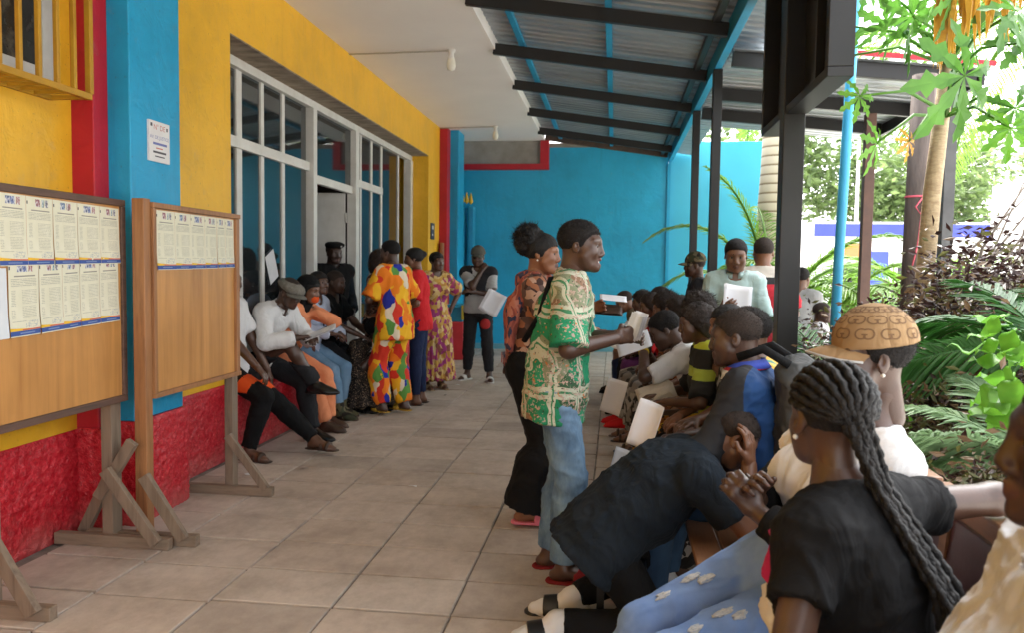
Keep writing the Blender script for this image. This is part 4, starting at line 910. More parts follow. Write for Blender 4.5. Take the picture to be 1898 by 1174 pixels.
class Person:
    def __init__(s, name, loc, rz, label, group=None, H=1.7, sex='m', tone=1, cell=None, pelvis=None, lean=0, bend=0, side=0, twist=0, sit=False,
                 head=(0, 0, 0), hands=(None, None), elbows=(None, None), feet=(None, None), knees=(None, None), toes=(0, 0), curl=(.35, .35), palms=(None, None), hdirs=(None, None), smile=0, belly=0, wide=1.0, hair='short', eyes=True, headoff=(0, 0, 0), hscale=1.0):
        k = s.k = H/1.7; s.fem = sex == 'f'; s.loc = V3(*loc); s.rz = rz
        s.e = empty(name, tuple(loc), label, 'person', group, rz)
        d = math.dist((loc[0], loc[1]), (0, 0)); s.cell = cell or min(.020, max(.0075, d*.0024)); s.seed = (hash(label) % 97) if False else sum(map(ord, label)) % 97
        s.tone = tone; s.skinm = skin(tone)
        c, n = cos(rz), sin(rz)
        def W(p):
            if p is None: return None
            if p[0] == 'w': q = V3(*p[1:])-s.loc; return V3(c*q[0]+n*q[1], -n*q[0]+c*q[1], q[2])
            return V3(*p)
        s.W = W
        P = W(pelvis) if pelvis is not None else V3(0, 0, .90*k); s.P = P
        a0, a1 = radians(lean), radians(lean+bend); sd = radians(side)
        def up(a): return unit(V3(sin(a), sin(sd), cos(a)*cos(sd)))
        u0, um, u1 = up(a0), up((a0+a1)/2), up(a1); tw = radians(twist)
        Rt = rotm(u1, tw); s.f1 = Rt@unit(np.cross(V3(0, 1, 0), u1)); s.l1 = np.cross(u1, s.f1); s.u1 = u1
        s.f0 = unit(np.cross(V3(0, 1, 0), u0)); s.l0 = np.cross(u0, s.f0); s.u0 = u0
        s.Wa = P+u0*.14*k; s.C = s.Wa+um*.17*k; s.N = s.C+u1*.185*k; sw = (.165 if not s.fem else .148)*k*wide; s.wide = wide
        s.belly = belly; s.sh = [s.N+s.l1*sw*y-u1*.045*k for y in (1, -1)]; s.hip = [P+s.l0*.088*k*y-u0*.02*k for y in (1, -1)]
        # head frame
        hy, hp, hr = map(radians, head); fh = rotm((0, 0, 1), hy)@V3(1, 0, 0); base = unit(V3(s.f1[0], s.f1[1], 0)) if abs(s.f1[2]) < .95 else V3(1, 0, 0)
        ang = math.atan2(base[1], base[0])+hy; R = rotm((0, 0, 1), ang)@rotm((0, 1, 0), hp)@rotm((1, 0, 0), hr); s.HR = R; s.hk = k*hscale*(1.0 if not s.fem else .97)
        nk = s.N+u1*.02*k; s.HC = nk+unit(u1*.7+R[:, 2]*.5)*.145*k+R[:, 0]*.02*k+V3(*headoff)
        # limbs
        s.el, s.wr, s.kn, s.an = [], [], [], []
        for i, y in enumerate((1, -1)):
            t = W(hands[i]) if hands[i] is not None else s.sh[i]+V3(.06, .07*y, -.52)*k
            h = W(elbows[i]) if elbows[i] is not None and elbows[i][0] == 'w' else (V3(*elbows[i]) if elbows[i] is not None else V3(-.6, .5*y, -.5))
            if elbows[i] is not None and elbows[i][0] == 'w': h = h-s.sh[i]
            e, w = ik(s.sh[i], t, .285*k, .255*k, h); s.el.append(e); s.wr.append(w)
            ft = W(feet[i]) if feet[i] is not None else V3(P[0], .10*y*k, 0); ft = ft+V3(0, 0, .075*k)
            hh = knees[i] if knees[i] is not None else (1, .12*y, .25 if sit else 0)
            hh = (W(hh)-s.hip[i]) if hh[0] == 'w' else V3(*hh)
            q, a = ik(s.hip[i], ft, .43*k, .41*k, hh); s.kn.append(q); s.an.append(a)
        s.toes = [radians(t) for t in toes]; s.curl = curl; s.palms = [W(p)-W(('w', *s.loc)) if p is not None and p[0] == 'w' else p for p in palms]; s.hdirs = hdirs
        s.smile = smile; s.make_body(hair, eyes)
    def H(s, V): return (np.asarray(V)*s.hk)@s.HR.T+s.HC
    # ---- shared torso shape
    def torso(s, g, q, hips=True):
        k, f, l, u = s.k, s.f1, s.l1, s.u1; R1 = np.stack([f, l, u], 1); R0 = np.stack([s.f0, s.l0, s.u0], 1); fm = s.fem; wd = s.wide
        if hips: q.ell(s.P+s.u0*.0, V3(.112+g, (.155 if not fm else .168)*wd+g, .115+g)*k, R0, k=.05)
        q.cone(s.P+s.u0*.03*k, s.Wa+s.u0*.02, (.140 if not fm else .142)*k*wd+g, (.132 if not fm else .112)*k*wd+g, k=.06, ax=s.f0, q=1.38-.3*s.belly)
        q.cone(s.Wa, s.C, (.132 if not fm else .112)*k*wd+g, (.150 if not fm else .132)*k*wd+g, k=.06, ax=f, q=1.38-.3*s.belly)
        q.ell(s.C+u*.03*k, V3(.108+g, (.150 if not fm else .135)*wd+g, .150+g)*k, R1, k=.05)
        q.cone(s.sh[0]-s.l1*.02, s.sh[1]+s.l1*.02, .060*k+g, .060*k+g, k=.05)
        for i in (0, 1): q.cone(s.N+u*.02*k, s.sh[i]+u*.012*k, .050*k+g*.6, .050*k+g, k=.04)
        if s.belly: q.ell((s.Wa+s.C)/2+f*.05*k, V3(.11+g+.03*s.belly, .14*wd+g, .13)*k, R1, k=.06)
        if fm:
            for y in (1, -1): q.ell(s.C+f*.085*k+l*.068*y*k-u*.01*k, V3(.055+g, .062+g, .062+g)*k, R1, k=.04)
    def arm(s, i, g, q, t=1.0, flare=0, hollow=True):
        """t: 0..1 upper arm, 1..2 forearm"""
        k = s.k; r = (.050, .041, .040, .029) if not s.fem else (.044, .036, .035, .026); r = [x*k*(.6+.4*s.wide)+g for x in r]; a, e, w = s.sh[i], s.el[i], s.wr[i]
        if t <= 1:
            d = unit(e-a); en = a+(e-a)*t; re = r[0]+(r[1]-r[0])*t+flare
            q.cone(a, en+d*.02, r[0], re, k=.03, cuts=[(en, d)])
            if False: q.cone(en-d*.03, en+d*.05, re-.010, re-.005, k=.004, sub=True)
        else:
            tt = t-1; d = unit(w-e); en = e+(w-e)*tt; re = r[2]+(r[3]-r[2])*tt+flare
            q.cone(a, e, r[0], r[1], k=.03); q.cone(e, en+(d*.02 if tt < .99 else 0), r[2]*1.04, re, k=.02, cuts=[(en, d)] if tt < .999 or g > .004 else ())
            if False: q.cone(en-d*.025, en+d*.05, re-.009, re-.004, k=.004, sub=True)
    def leg(s, i, g, q, t=2.0, gl=None, flare=0):
        k = s.k; gl = g if gl is None else gl; h, n, a = s.hip[i], s.kn[i], s.an[i]; fw = 1.06 if s.fem else 1
        ra, rb, rc, rd = .082*k*fw+g, .056*k+g, .052*k+gl, .034*k+gl
        if t <= 1:
            d = unit(n-h); en = h+(n-h)*t; q.cone(h, en+d*.02, ra, ra+(rb-ra)*t+flare, k=.035, cuts=[(en, d)])
        else:
            q.cone(h, n, ra, rb, k=.035); d = unit(a-n); tt = t-1; en = n+(a-n)*tt
            q.cone(n, n+(a-n)*.3, rb*.98, rc*1.06, k=.025)
            q.cone(n+(a-n)*.3, en+d*.02, rc*1.06, rc+(rd-rc)*tt+flare, k=.02, cuts=[(en, d)] if g > .004 else ())
            if False: q.cone(en-d*.03, en+d*.06, max(.02, rc+(rd-rc)*tt+flare-.010), max(.02, rc+(rd-rc)*tt+flare-.004), k=.004, sub=True)
    def footframe(s, i):
        sh = s.kn[i]-s.an[i]; a = s.toes[i]; f = V3(cos(a), sin(a), 0); return s.an[i], f, V3(-f[1], f[0], 0)
    def foot(s, i, g, q, kk=.02):
        k = s.k; a, f, l = s.footframe(i); z = V3(0, 0, 1); b = a-z*.075*k
        q.cone(a, a-z*.03*k, .036*k+g, .038*k+g, k=kk); q.ell(b+z*.032*k-f*.025*k, V3(.045+g, .032+g, .032+g*.5)*k, np.stack([f, l, z], 1), k=kk)
        q.cone(a-z*.02*k+f*.02*k, b+f*.12*k+z*.024*k, .036*k+g, .028*k+g, k=kk, ax=l, q=.82); q.cone(b+f*.10*k+z*.02*k, b+f*.165*k+z*.015*k, .030*k+g, .020*k+g, k=kk, ax=l, q=.68)
    def hand(s, i):
        k = s.k*(.96 if s.fem else 1.03); y = 1 if i == 0 else -1; w = s.wr[i]
        d = unit(w-s.el[i]) if s.hdirs[i] is None else unit(s.hdirs[i]); n = s.palms[i] if s.palms[i] is not None else V3(.2, -.8*y, -.5)
        n = np.asarray(n, float); n = unit(n-d*(n@d)); sd = np.cross(d, n)*(-y); q = S(); c = s.curl[i]
        q.cone(w-unit(w-s.el[i])*.05, w+d*.012, .027*k, .026*k, k=.015, ax=n, q=1.15)
        q.cone(w+d*.022*k+sd*.012*k, w+d*.078*k+sd*.018*k, .021*k, .019*k, k=.018, ax=n, q=1.35); q.cone(w+d*.022*k-sd*.012*k, w+d*.075*k-sd*.020*k, .021*k, .018*k, k=.018, ax=n, q=1.35)
        for j, (off, L) in enumerate(((.031, .070), (.011, .080), (-.010, .075), (-.030, .058))):
            b = w+d*(.086-.003*abs(j-1))*k+sd*off*k; a1, a2, a3 = c*1.15, c*2.5, c*3.4; sp = sd*(off*.9)*(1-c)
            d1, d2, d3 = [unit(d*cos(a)+n*sin(a)+sp) for a in (a1, a2, a3)]; p1 = b+d1*L*.46*k; p2 = p1+d2*L*.31*k; p3 = p2+d3*L*.23*k
            q.cone(b-d*.012*k, p1, .0100*k, .0092*k, k=.007); q.cone(p1, p2, .0090*k, .0082*k, k=.004); q.cone(p2, p3, .0080*k, .0068*k, k=.004)
        b = w+d*.028*k+sd*.026*k; d1 = unit(d*.65+sd*.75*(1-.5*c)+n*(.25+.5*c)); p1 = b+d1*.045*k; d2 = unit(d*.9+sd*.2*(1-c)+n*(.2+.7*c)); p2 = p1+d2*.032*k
        q.cone(b, p1, .0145*k, .0110*k, k=.012); q.cone(p1, p2, .0105*k, .0085*k, k=.005)
        return q.mesh(max(.0042, s.cell*.52))
    def make_body(s, hair, eyes):
        k = s.k; q = S(); s.torso(0, q)
        q.cone(s.N-s.u1*.02*k, s.HC-s.HR[:, 2]*.10*s.hk-s.HR[:, 0]*.03*s.hk, (.058 if not s.fem else .050)*k, (.053 if not s.fem else .046)*k, k=.03)
        for i in (0, 1): s.arm(i, 0, q, 2.0); s.leg(i, 0, q, 2.0); s.foot(i, 0, q)
        V, Q = q.mesh(s.cell); parts = [(V, Q, 0)]
        hs = head_sdf(s.fem, s.smile); hc = max(.0042, s.cell*.55); hv, hq = hs.mesh(hc); ctr = hv[hq].mean(1)
        lip = (((ctr[:, 0]-.094)/.016)**2+(ctr[:, 1]/(.027+.008*s.smile))**2+((ctr[:, 2]+.062)/(.0145+.006*s.smile))**2 < 1)*1
        parts.append((s.H(hv), hq, lip))
        for i in (0, 1): v, qd = s.hand(i); parts.append((v, qd, 0))
        s.body = qobj('body', parts, [s.skinm, LIP], s.e)
        if eyes:
            for y in (1, -1): v, qq, m = eyeball(V3(.0755, .031*y, .0078), (1, .05*y, -.05), .0125); qobj('eye', [(s.H(v), qq, m)], [EYEW, IRIS], s.e)
            bq = S()
            for y in (1, -1): bq.cone((.0925, .016*y, .034), (.080, .048*y, .034), .0050, .0035, k=.003)
            v, qq = bq.mesh(.005); qobj('eyebrows', [(s.H(v), qq, 0)], HAIR, s.e)
        if s.smile: v, qq = S().ell((.0805, 0, -.0640), (.0125, .024, .009)).mesh(.004); qobj('teeth', [(s.H(v), qq, 0)], TEETH, s.e)
        s.do_hair(hair)
    def hmesh(s, name, q, mat, post=None, disp=0, fr=60, cuts=(), cell=None, parent=None, fade=False):
        v, qq = q.mesh(cell or max(.005, s.cell*.6), post, cuts)
        if disp: v = v+normals(v, qq)*(vnoise(v*fr+s.seed)*disp+vnoise(v*fr*2.3)*disp*.6)[:, None]
        o = qobj(name, [(s.H(v), qq, 0)], mat, parent or s.e)
        if fade:
            h = np.interp(v[:, 0], _HX, _HZ)-.10*np.maximum(0, np.abs(v[:, 1])-.03)*(v[:, 0] > .03); at = o.data.attributes.new('fade', 'FLOAT', 'POINT'); at.data.foreach_set('value', np.clip((v[:, 2]-h-.003)/.030, 0, 1).astype(np.float32))
        return o
    def do_hair(s, h):
        cr = lambda t: S().ell((-.013, 0, .042), (.096+t, .076+t, .079+t))
        if h in ('short', 'buzz', 'fade'):
            s.hmesh('hair', cr(.0075 if h == 'short' else .0040), HAIRS if h == 'short' else HAIRG, lambda F, X, Y, Z: hair_cut(F, X, Y, Z, soft=True), .0014 if h == 'short' else .0005, 150, cell=max(.004, s.cell*.4), fade=True)
            if s.cell < .0145: s.fuzz(5200 if s.cell < .010 else 3000, .0075 if h == 'short' else .0048, HAIR if h == 'short' else HAIRB)
        elif h == 'afro': s.hmesh('hair', S().ell((-.025, 0, .055), (.122, .112, .112)).ell((-.045, 0, .0), (.085, .098, .085), k=.05), HAIRB, lambda F, X, Y, Z: hair_cut(F, X, Y, Z, [-.2, -.06, -.03, .03, .07, .13], [-.085, -.08, -.05, .0, .06, .085]), .009, 55); s.tufts((-.025, 0, .055), (.125, .115, .115), 2600, .018, HAIRB)
        elif h == 'bob': s.hmesh('hair', S().ell((-.020, 0, .045), (.112, .098, .095)).ell((-.035, 0, -.02), (.085, .098, .09), k=.05), HAIRB, lambda F, X, Y, Z: hair_cut(F, X, Y, Z, [-.2, -.06, -.03, .03, .07, .13], [-.11, -.11, -.07, .0, .06, .085]), .006, 45); s.tufts((-.022, 0, .04), (.114, .10, .10), 1600, .010, HAIRB)
        elif h == 'puff':
            s.hmesh('hair', cr(.012), HAIR, hair_cut, .002, 120); s.hmesh('hair_puff', S().ell((-.085, 0, .095), (.088, .09, .082)).ell((-.11, 0, .04), (.05, .06, .05), k=.05), HAIR, None, .010, 50); s.tufts((-.087, 0, .093), (.092, .094, .086), 3000, .016, HAIR)
        elif h == 'curly': s.hmesh('hair', S().ell((-.03, 0, .03), (.125, .12, .12)).ell((-.05, 0, -.06), (.09, .125, .10), k=.05), HAIRB, lambda F, X, Y, Z: hair_cut(F, X, Y, Z, [-.2, -.06, -.02, .04, .08, .13], [-.17, -.17, -.16, -.02, .06, .085]), .010, 40); s.tufts((-.03, 0, .0), (.125, .125, .14), 2200, .02, HAIRB)
        elif h == 'tied': s.hmesh('hair', cr(.012).ell((-.115, 0, .05), (.035, .035, .035), k=.02), HAIR, hair_cut, .002, 120)
    def fuzz(s, n, ln, mat):
        """tiny upright hairs over cropped hair, thinning past the hairline"""
        g = np.random.RandomState(s.seed+5); d = g.randn(n*2, 3); d /= np.linalg.norm(d, axis=1)[:, None]; p = V3(-.013, 0, .042)+d*V3(.100, .080, .083)
        h = np.interp(p[:, 0], _HX, _HZ)-.10*np.maximum(0, np.abs(p[:, 1])-.03)*(p[:, 0] > .03); p0 = p[p[:, 2] > h+.012*g.rand(len(p))+.002]; d = d[p[:, 2] > h+.012*g.rand(len(p))+.002] if False else unit_rows(p0-V3(-.013, 0, .042)); p = p0[:n]; d = d[:n]; m = len(p)
        e = p+(d+g.randn(m, 3)*.55)*ln*g.uniform(.4, 1.1, m)[:, None]; w = np.cross(d, g.randn(m, 3)); w = unit_rows(w)*.0009
        V = np.stack([p-w, p+w, e+w*.3, e-w*.3], 1).reshape(-1, 3); o = qobj('hair_fuzz', [(s.H(V), np.arange(4*m).reshape(m, 4), 0)], mat, s.e, False); o['kind'] = 'stuff'
    def tufts(s, c, r, n, ln, mat):
        """wispy curls that break up the outline"""
        g = np.random.RandomState(s.seed); d = g.randn(n, 3); d /= np.linalg.norm(d, axis=1)[:, None]; d = d[(d[:, 0] < .45) & ((d[:, 2] > -.45) | (d[:, 0] < -.3))]; n = len(d)
        p = np.array(c)+d*np.array(r)*g.uniform(.92, 1.02, n)[:, None]; t = g.randn(n, 3)*.6; e = p+(d+t)*ln*g.uniform(.4, 1.2, n)[:, None]; w = np.cross(d, g.randn(n, 3)); w = w/np.linalg.norm(w, axis=1)[:, None]*.0016
        V = np.stack([p-w, p+w, e+w*.4, e-w*.4], 1).reshape(-1, 3); Q = np.arange(4*n).reshape(n, 4); qobj('hair_wisps', [(s.H(V), Q, 0)], mat, s.e, False)['kind'] = 'stuff'
    def cap(s, mat, brim=None, edge=None, flat=False, name='cap', back=False):
        """baseball cap: crown shell and curved brim"""
        t = .016
        if flat: q = S().ell((-.008, 0, .058), (.122, .100, .052)).ell((.055, 0, .045), (.065, .075, .022), k=.03); o = s.hmesh(name, q, mat, None, .002, 30, cuts=[((0, 0, .030), (-.25, 0, -1))])
        else: o = s.hmesh(name, S().ell((-.012, 0, .050), (.105+t*.5, .085+t*.65, .095+t*.6)), mat, None, .0008, 40, cuts=[((0, 0, .036), (-.10, 0, -1))])
        if brim is not None:
            V = []; Q = []; n, m = 14, 6; sg = -1 if back else 1
            for z in (0, -.004):
                for i in range(n+1):
                    a = -1.25+2.5*i/n
                    for j in range(m+1):
                        r = j/m; x0, y0 = .098*cos(a*.95)-.01, .085*sin(a); x = x0+r*(.082*max(0, cos(a*1.15))**.7); y = y0*(1+.02*r); V.append((sg*x, y, .040+z-.022*(abs(y)/.08)**2-.016*r*r))
            N1 = (n+1)*(m+1)
            for i in range(n):
                for j in range(m):
                    a = i*(m+1)+j; Q.append((a, a+m+1, a+m+2, a+1)); Q.append((N1+a, N1+a+1, N1+a+m+2, N1+a+m+1))
                a = i*(m+1)+m; Q.append((a, a+m+1, N1+a+m+1, N1+a))
            b = qobj('brim', [(s.H(np.array(V)), np.array(Q), 0)], brim, o)
            if edge:
                mb = MB(); pts = [s.H(np.array([V[i*(m+1)+m]]))[0]+V3(0, 0, -.002) for i in range(n+1)]; mb.tube([tuple(p) for p in pts], .0035, 6); mb.build('brim_edge', edge, o, True)
        return o
    # ---- clothing
    def top(s, mat, sleeve=.62, g=.016, hem=.06, flare=.012, amp=.005, neck=0.0, name='shirt', mats=None, straight=0, dirn=(.3, .15, 1), parent=None, open_neck=.0, sl_flare=.012, gs=None):
        q = S(); k = s.k; s.torso(g, q, hips=hem > .02)
        if hem > .02:
            en = s.P-s.u0*hem*k; rr = (.150 if not s.fem else .158)*k*s.wide+g+flare
            q.cone(s.Wa, en-s.u0*.02, (.138 if not s.fem else .125)*k*s.wide+g+straight, rr, k=.05, ax=s.f0, q=1.25)
            hc = [(en, -s.u0)]
        else: hc = [(s.P+s.u0*(.02-hem)*k, -s.u0)]
        for i in (0, 1):
            if sleeve > 0: s.arm(i, (gs if gs is not None else g*1.0), q, sleeve, sl_flare)
        nk = s.N+s.u1*(.030-neck)*k+s.f1*.02; q.cone(s.N-s.u1*.03*k+s.f1*(.02+open_neck), s.N+s.u1*.12*k+s.f1*(.02+open_neck), .062*k+neck*.8, .075*k+neck, k=.01, sub=True)
        post = None
        if sleeve <= 0:
            pass
        V, Q = q.mesh(s.cell, None, hc+[(s.N+s.u1*.055*k, s.u1)]); V = folds(V, Q, amp, 13, s.seed, dirn)
        o = qobj(name, [(V, Q, 0)], mat, parent or s.e); s.topo = o; return o
    def collar(s, mat, r=.062, h=.035, name='collar', tilt=.03):
        k = s.k; b = MB(); c = s.N+s.u1*(.035+max(0, r-.062)*.6)*k+s.f1*.004; n = 20; vs = []
        for j in range(3):
            for i in range(n+1):
                a = -2.85+5.7*i/n+pi; rr = (r+(.012, .003, .016)[j])*k; z = (-.02, .02, .012-h*.6)[j]*k+tilt*k*.3*cos(a)
                vs.append(tuple(c+s.f1*rr*cos(a)*-1*-1+s.l1*rr*1.05*sin(a)+s.u1*(z-.03*k*max(0, cos(a)))))
        b.add(vs, [(j*(n+1)+i, j*(n+1)+i+1, (j+1)*(n+1)+i+1, (j+1)*(n+1)+i) for j in (0, 1) for i in range(n)]); o = b.build(name, mat, s.topo, True)
        m = o.modifiers.new('thickness', 'SOLIDIFY'); m.thickness = .004; return o
    def bottom(s, mat, length=1.95, g=.014, gl=None, flare=0, amp=.005, name='trousers', waist=.10, dirn=(.5, .2, 1), gsh=None):
        q = S(); k = s.k; R0 = np.stack([s.f0, s.l0, s.u0], 1)
        q.ell(s.P, V3(.112+g, (.155 if not s.fem else .168)*s.wide+g, .115+g)*k, R0, k=.05); q.cone(s.P+s.u0*.02, s.P+s.u0*waist*k, .140*k*s.wide+g, .134*k*s.wide+g, k=.05, ax=s.f0, q=1.36)
        for i in (0, 1): s.leg(i, g, q, length, gl, flare)
        V, Q = q.mesh(s.cell, None, [(s.P+s.u0*waist*k, s.u0)]); V = folds(V, Q, amp, 15, s.seed+3, dirn); return qobj(name, [(V, Q, 0)], mat, s.e)
    def skirt(s, mat, end, r0=.15, r1=.24, amp=.010, name='skirt', pl=18, via=None, q=1.15, parent=None, hollow=True):
        """closed skirt from the waist along via points to the hem"""
        sd = S(); k = s.k; pts = [s.Wa]+[np.asarray(v, float) for v in (via or [])]+[np.asarray(end, float)]; n = len(pts)-1
        for i in range(n):
            a, b = pts[i], pts[i+1]; ra = r0+(r1-r0)*i/n; rb = r0+(r1-r0)*(i+1)/n; d = unit(b-a)
            sd.cone(a, b+(d*.02 if i == n-1 else 0), ra, rb, k=.05, ax=s.f0, q=q, cuts=[(b, d)] if i == n-1 else ())
        V, Q = sd.mesh(s.cell); c = pts[-1]; N = normals(V, Q); a = np.arctan2(V[:, 1]-c[1], V[:, 0]-c[0]); t = np.clip((s.Wa[2]-V[:, 2])/(s.Wa[2]-pts[-1][2]+.01), 0, 1)
        V = V+N*(np.sin(a*pl+vnoise(V*4)*3)*amp*t)[:, None]; V = folds(V, Q, amp*.5, 9, s.seed, (1, .3, .15)); return qobj(name, [(V, Q, 0)], mat, parent or s.e)
    def shoe(s, i, kind, mat, sole=None, sock=None):
        k = s.k; a, f, l = s.footframe(i); z = V3(0, 0, 1); b = a-z*.075*k; R = np.stack([f, l, z], 1); cell = max(.005, s.cell*.7)
        if kind in ('shoe', 'loafer', 'boot'):
            q = S(); s.foot(i, .010, q)
            if kind == 'boot': q.cone(a, a+unit(s.kn[i]-a)*.10*k, .052*k, .056*k, k=.02)
            if kind == 'loafer': q.cone(b+f*.10*k+z*.02, b+f*.20*k+z*.016, .030, .018, k=.02, ax=l, q=.7)
            V, Q = q.mesh(cell, None, [(b+z*.004, -z), (a+z*(.02 if kind != 'boot' else .1)*k, z)]); o = qobj('shoe', [(V, Q, 0)], mat, s.e)
            v, qq = S().cone(b-f*.045*k+z*.012, b+f*.165*k+z*.012, .042*k, .038*k, k=.01, ax=l, q=.95).mesh(cell, None, [(b+z*.020, z), (b-z*.002, -z)]); qobj('sole', [(v, qq, 0)], sole or mat, o); return o
        v, qq = S().cone(b-f*.04*k, b+f*.165*k, .046*k, .044*k, k=.01).mesh(cell, None, [(b+z*.012, z), (b-z*(.004 if kind == 'slide' else .002), -z)])
        o = qobj('sandal_sole', [(v, qq, 0)], sole or mat, s.e)
        for fx, w in (((.09, .035),) if kind == 'slide' else ((.07, .016), (.12, .014))):
            q = S().cone(b+f*(fx-w)*k+z*.018, b+f*(fx+w)*k+z*.016, (.052 if sock is None else .062)*k, (.046 if sock is None else .056)*k, k=.01, ax=z, q=.92); V, Q = q.mesh(cell, None, [(b+z*.006, -z), (b+f*(fx-w)*k, -f), (b+f*(fx+w)*k, f)]); qobj('strap', [(V, Q, 0)], mat, o)
        if sock is not None:
            q = S(); s.foot(i, .0075, q); q.cone(a, a+unit(s.kn[i]-a)*.08*k, .046*k, .046*k, k=.02); V, Q = q.mesh(s.cell); qobj('sock', [(V, Q, 0)], sock, s.e)
        return o
    def shoes(s, kind, mat, sole=None, sock=None):
        for i in (0, 1): s.shoe(i, kind, mat, sole, sock)
    def world(s, p):
        c, n = cos(s.rz), sin(s.rz); p = np.asarray(p, float); return s.loc+V3(c*p[0]-n*p[1], n*p[0]+c*p[1], p[2])
def paper(name, c, nrm, up, w, h, mat, label, cat='paper', curve=.02, sheets=1, group=None):
    """a slightly curled stack of sheets, centre c (world)"""
    n = unit(nrm); u = unit(np.asarray(up, float)-n*(np.asarray(up, float)@n)); r = np.cross(u, n); b = MB(); N = 8
    for s_ in range(sheets):
        sh = r*.010*s_+u*.006*s_; vs = []
        for i in range(N+1):
            for j in range(N+1):
                a, v = i/N-.5, j/N-.5; vs.append(tuple(r*w*a+u*h*v+n*(curve*((2*a)**2-.3)+.4*curve*v*v*sin(3*a+s_)-.004*s_)+sh))
        b.add(vs, [(i*(N+1)+j, (i+1)*(N+1)+j, (i+1)*(N+1)+j+1, i*(N+1)+j+1) for i in range(N) for j in range(N)])
    o = b.build(name, mat, None, True, loc=tuple(float(x) for x in c)); tag(o, label, cat, group); m = o.modifiers.new('thickness', 'SOLIDIFY'); m.thickness = .001; return o
# ================================================================ benches
def bench(y0, y1, label):
    t = empty('bench', (.58, (y0+y1)/2, 0), label, 'bench', 'benches along the garden side'); m = pm('bench_wood', (.26, .13, .065), (.16, .075, .04), 7, .45, .2, 60, .002, sc=(6, .6, 6)); pad = pm('maroon_vinyl', (.075, .030, .040), (.05, .02, .028), 5, .35, .1, 60)
    for k in range(4): wbox('seat_slat', (.32+.115*k, y0, .415), (.425+.115*k, y1, .44), m, t, bev=.004)
    wb(MB().beam((.83, y0, .70), (.83, y1, .70), .03, .40, (.12, 0, 1)), 'backrest', pad, t, bev=.004); wb(MB().beam((.865, y0-.01, .93), (.865, y1+.01, .93), .05, .05), 'top_rail', m, t, bev=.006)
    for y in (y0+.12, y1-.12):
        wbox('leg', (.34, y-.025, 0), (.39, y+.025, .414), m, t, bev=.004); wbox('leg', (.79, y-.025, 0), (.84, y+.025, .414), m, t, bev=.004); wb(MB().beam((.805, y, .415), (.85, y, .93), .04, .035, (1, 0, 0)), 'back_stile', m, t)
for i, (a, b_) in enumerate(((.35, 2.2), (2.26, 4.1), (4.16, 6.0), (6.06, 7.9), (7.96, 9.8), (9.86, 11.4))): bench(a, b_, ['bench with maroon backrest nearest the camera', 'bench under the bent-over man group', 'third bench from the camera along the garden', 'fourth bench from the camera along the garden', 'fifth bench from the camera along the garden', 'farthest bench along the garden side'][i])
# ================================================================ cloth patterns
PAPER = pm('white_paper', (.74, .74, .76), (.66, .66, .69), 6, .7, .1, 40, .002)
BLACK = cloth('black', (.0075, .0075, .008), (.005, .005, .0055)); NAVY = cloth('navy_tee', (.012, .018, .026), (.008, .013, .019)); WHITE = cloth('white', (.68, .67, .66), (.60, .59, .58)); GREY = cloth('charcoal', (.024, .024, .026), (.016, .016, .018)); LGREY = cloth('light_grey', (.42, .42, .41), (.34, .34, .33))
KHAKI = cloth('khaki', (.16, .13, .08), (.12, .10, .06)); REDC = cloth('red', (.60, .02, .025), (.5, .015, .02)); RUST = cloth('rust', (.42, .13, .03), (.30, .08, .02)); PEACH = cloth('peach', (.75, .28, .13), (.66, .22, .10)); SKYB = cloth('pale_blue', (.52, .58, .70), (.45, .51, .64)); LTEAL = cloth('pale_teal', (.46, .60, .58), (.40, .54, .53)); INDIGO = cloth('indigo_denim', (.018, .028, .075), (.012, .02, .055), .6, 420); TAN = cloth('tan', (.42, .30, .18), (.36, .25, .15)); CREAM = cloth('cream', (.62, .54, .42), (.55, .47, .37)); PINK = cloth('pink', (.80, .22, .30), (.74, .18, .26), .1); MAG = cloth('magenta', (.50, .025, .14), (.40, .02, .10)); GREEN = cloth('green', (.02, .20, .07), (.015, .15, .05)); ORANGE = cloth('orange', (.75, .10, .02), (.66, .08, .015)); ROYAL = cloth('royal_blue', (.012, .10, .32), (.008, .075, .25), .25, 200, .6)
LEATHER = pm('black_leather', (.012, .011, .011), None, 9, .3, .15, 90, .001, kind='Object'); BROWNL = pm('brown_leather', (.06, .032, .02), None, 9, .45, .2, 90, .001, kind='Object'); RUBBERW = pm('white_rubber', (.66, .64, .60), None, 9, .6, .1, kind='Object'); GOLDL = pm('mustard_leather', (.55, .33, .04), None, 9, .4, .1, kind='Object')
def denim(name, hi, lo):
    m, n, l, b = nt('denim_'+name); co = coords(n, 'Object'); t = noise(n, l, co, 5, 6, .65, (1.4, 1.4, .7)); r = ramp(n, [(.32, lo), (.52, tuple((a+c)/2 for a, c in zip(hi, lo))), (.70, hi)]); l.new(t.outputs[0], r.inputs[0]); l.new(r.outputs[0], b.inputs[0]); b.inputs['Roughness'].default_value = .9; b.inputs['Specular IOR Level'].default_value = .15
    t2 = noise(n, l, co, 320, 2); bump(n, l, b, t2.outputs[0], .35, .001); return m
JEANS = denim('faded', (.22, .34, .46), (.055, .10, .17)); LJEANS = denim('light', (.22, .34, .62), (.14, .24, .50)); MJEANS = denim('mid', (.20, .32, .44), (.12, .22, .33))
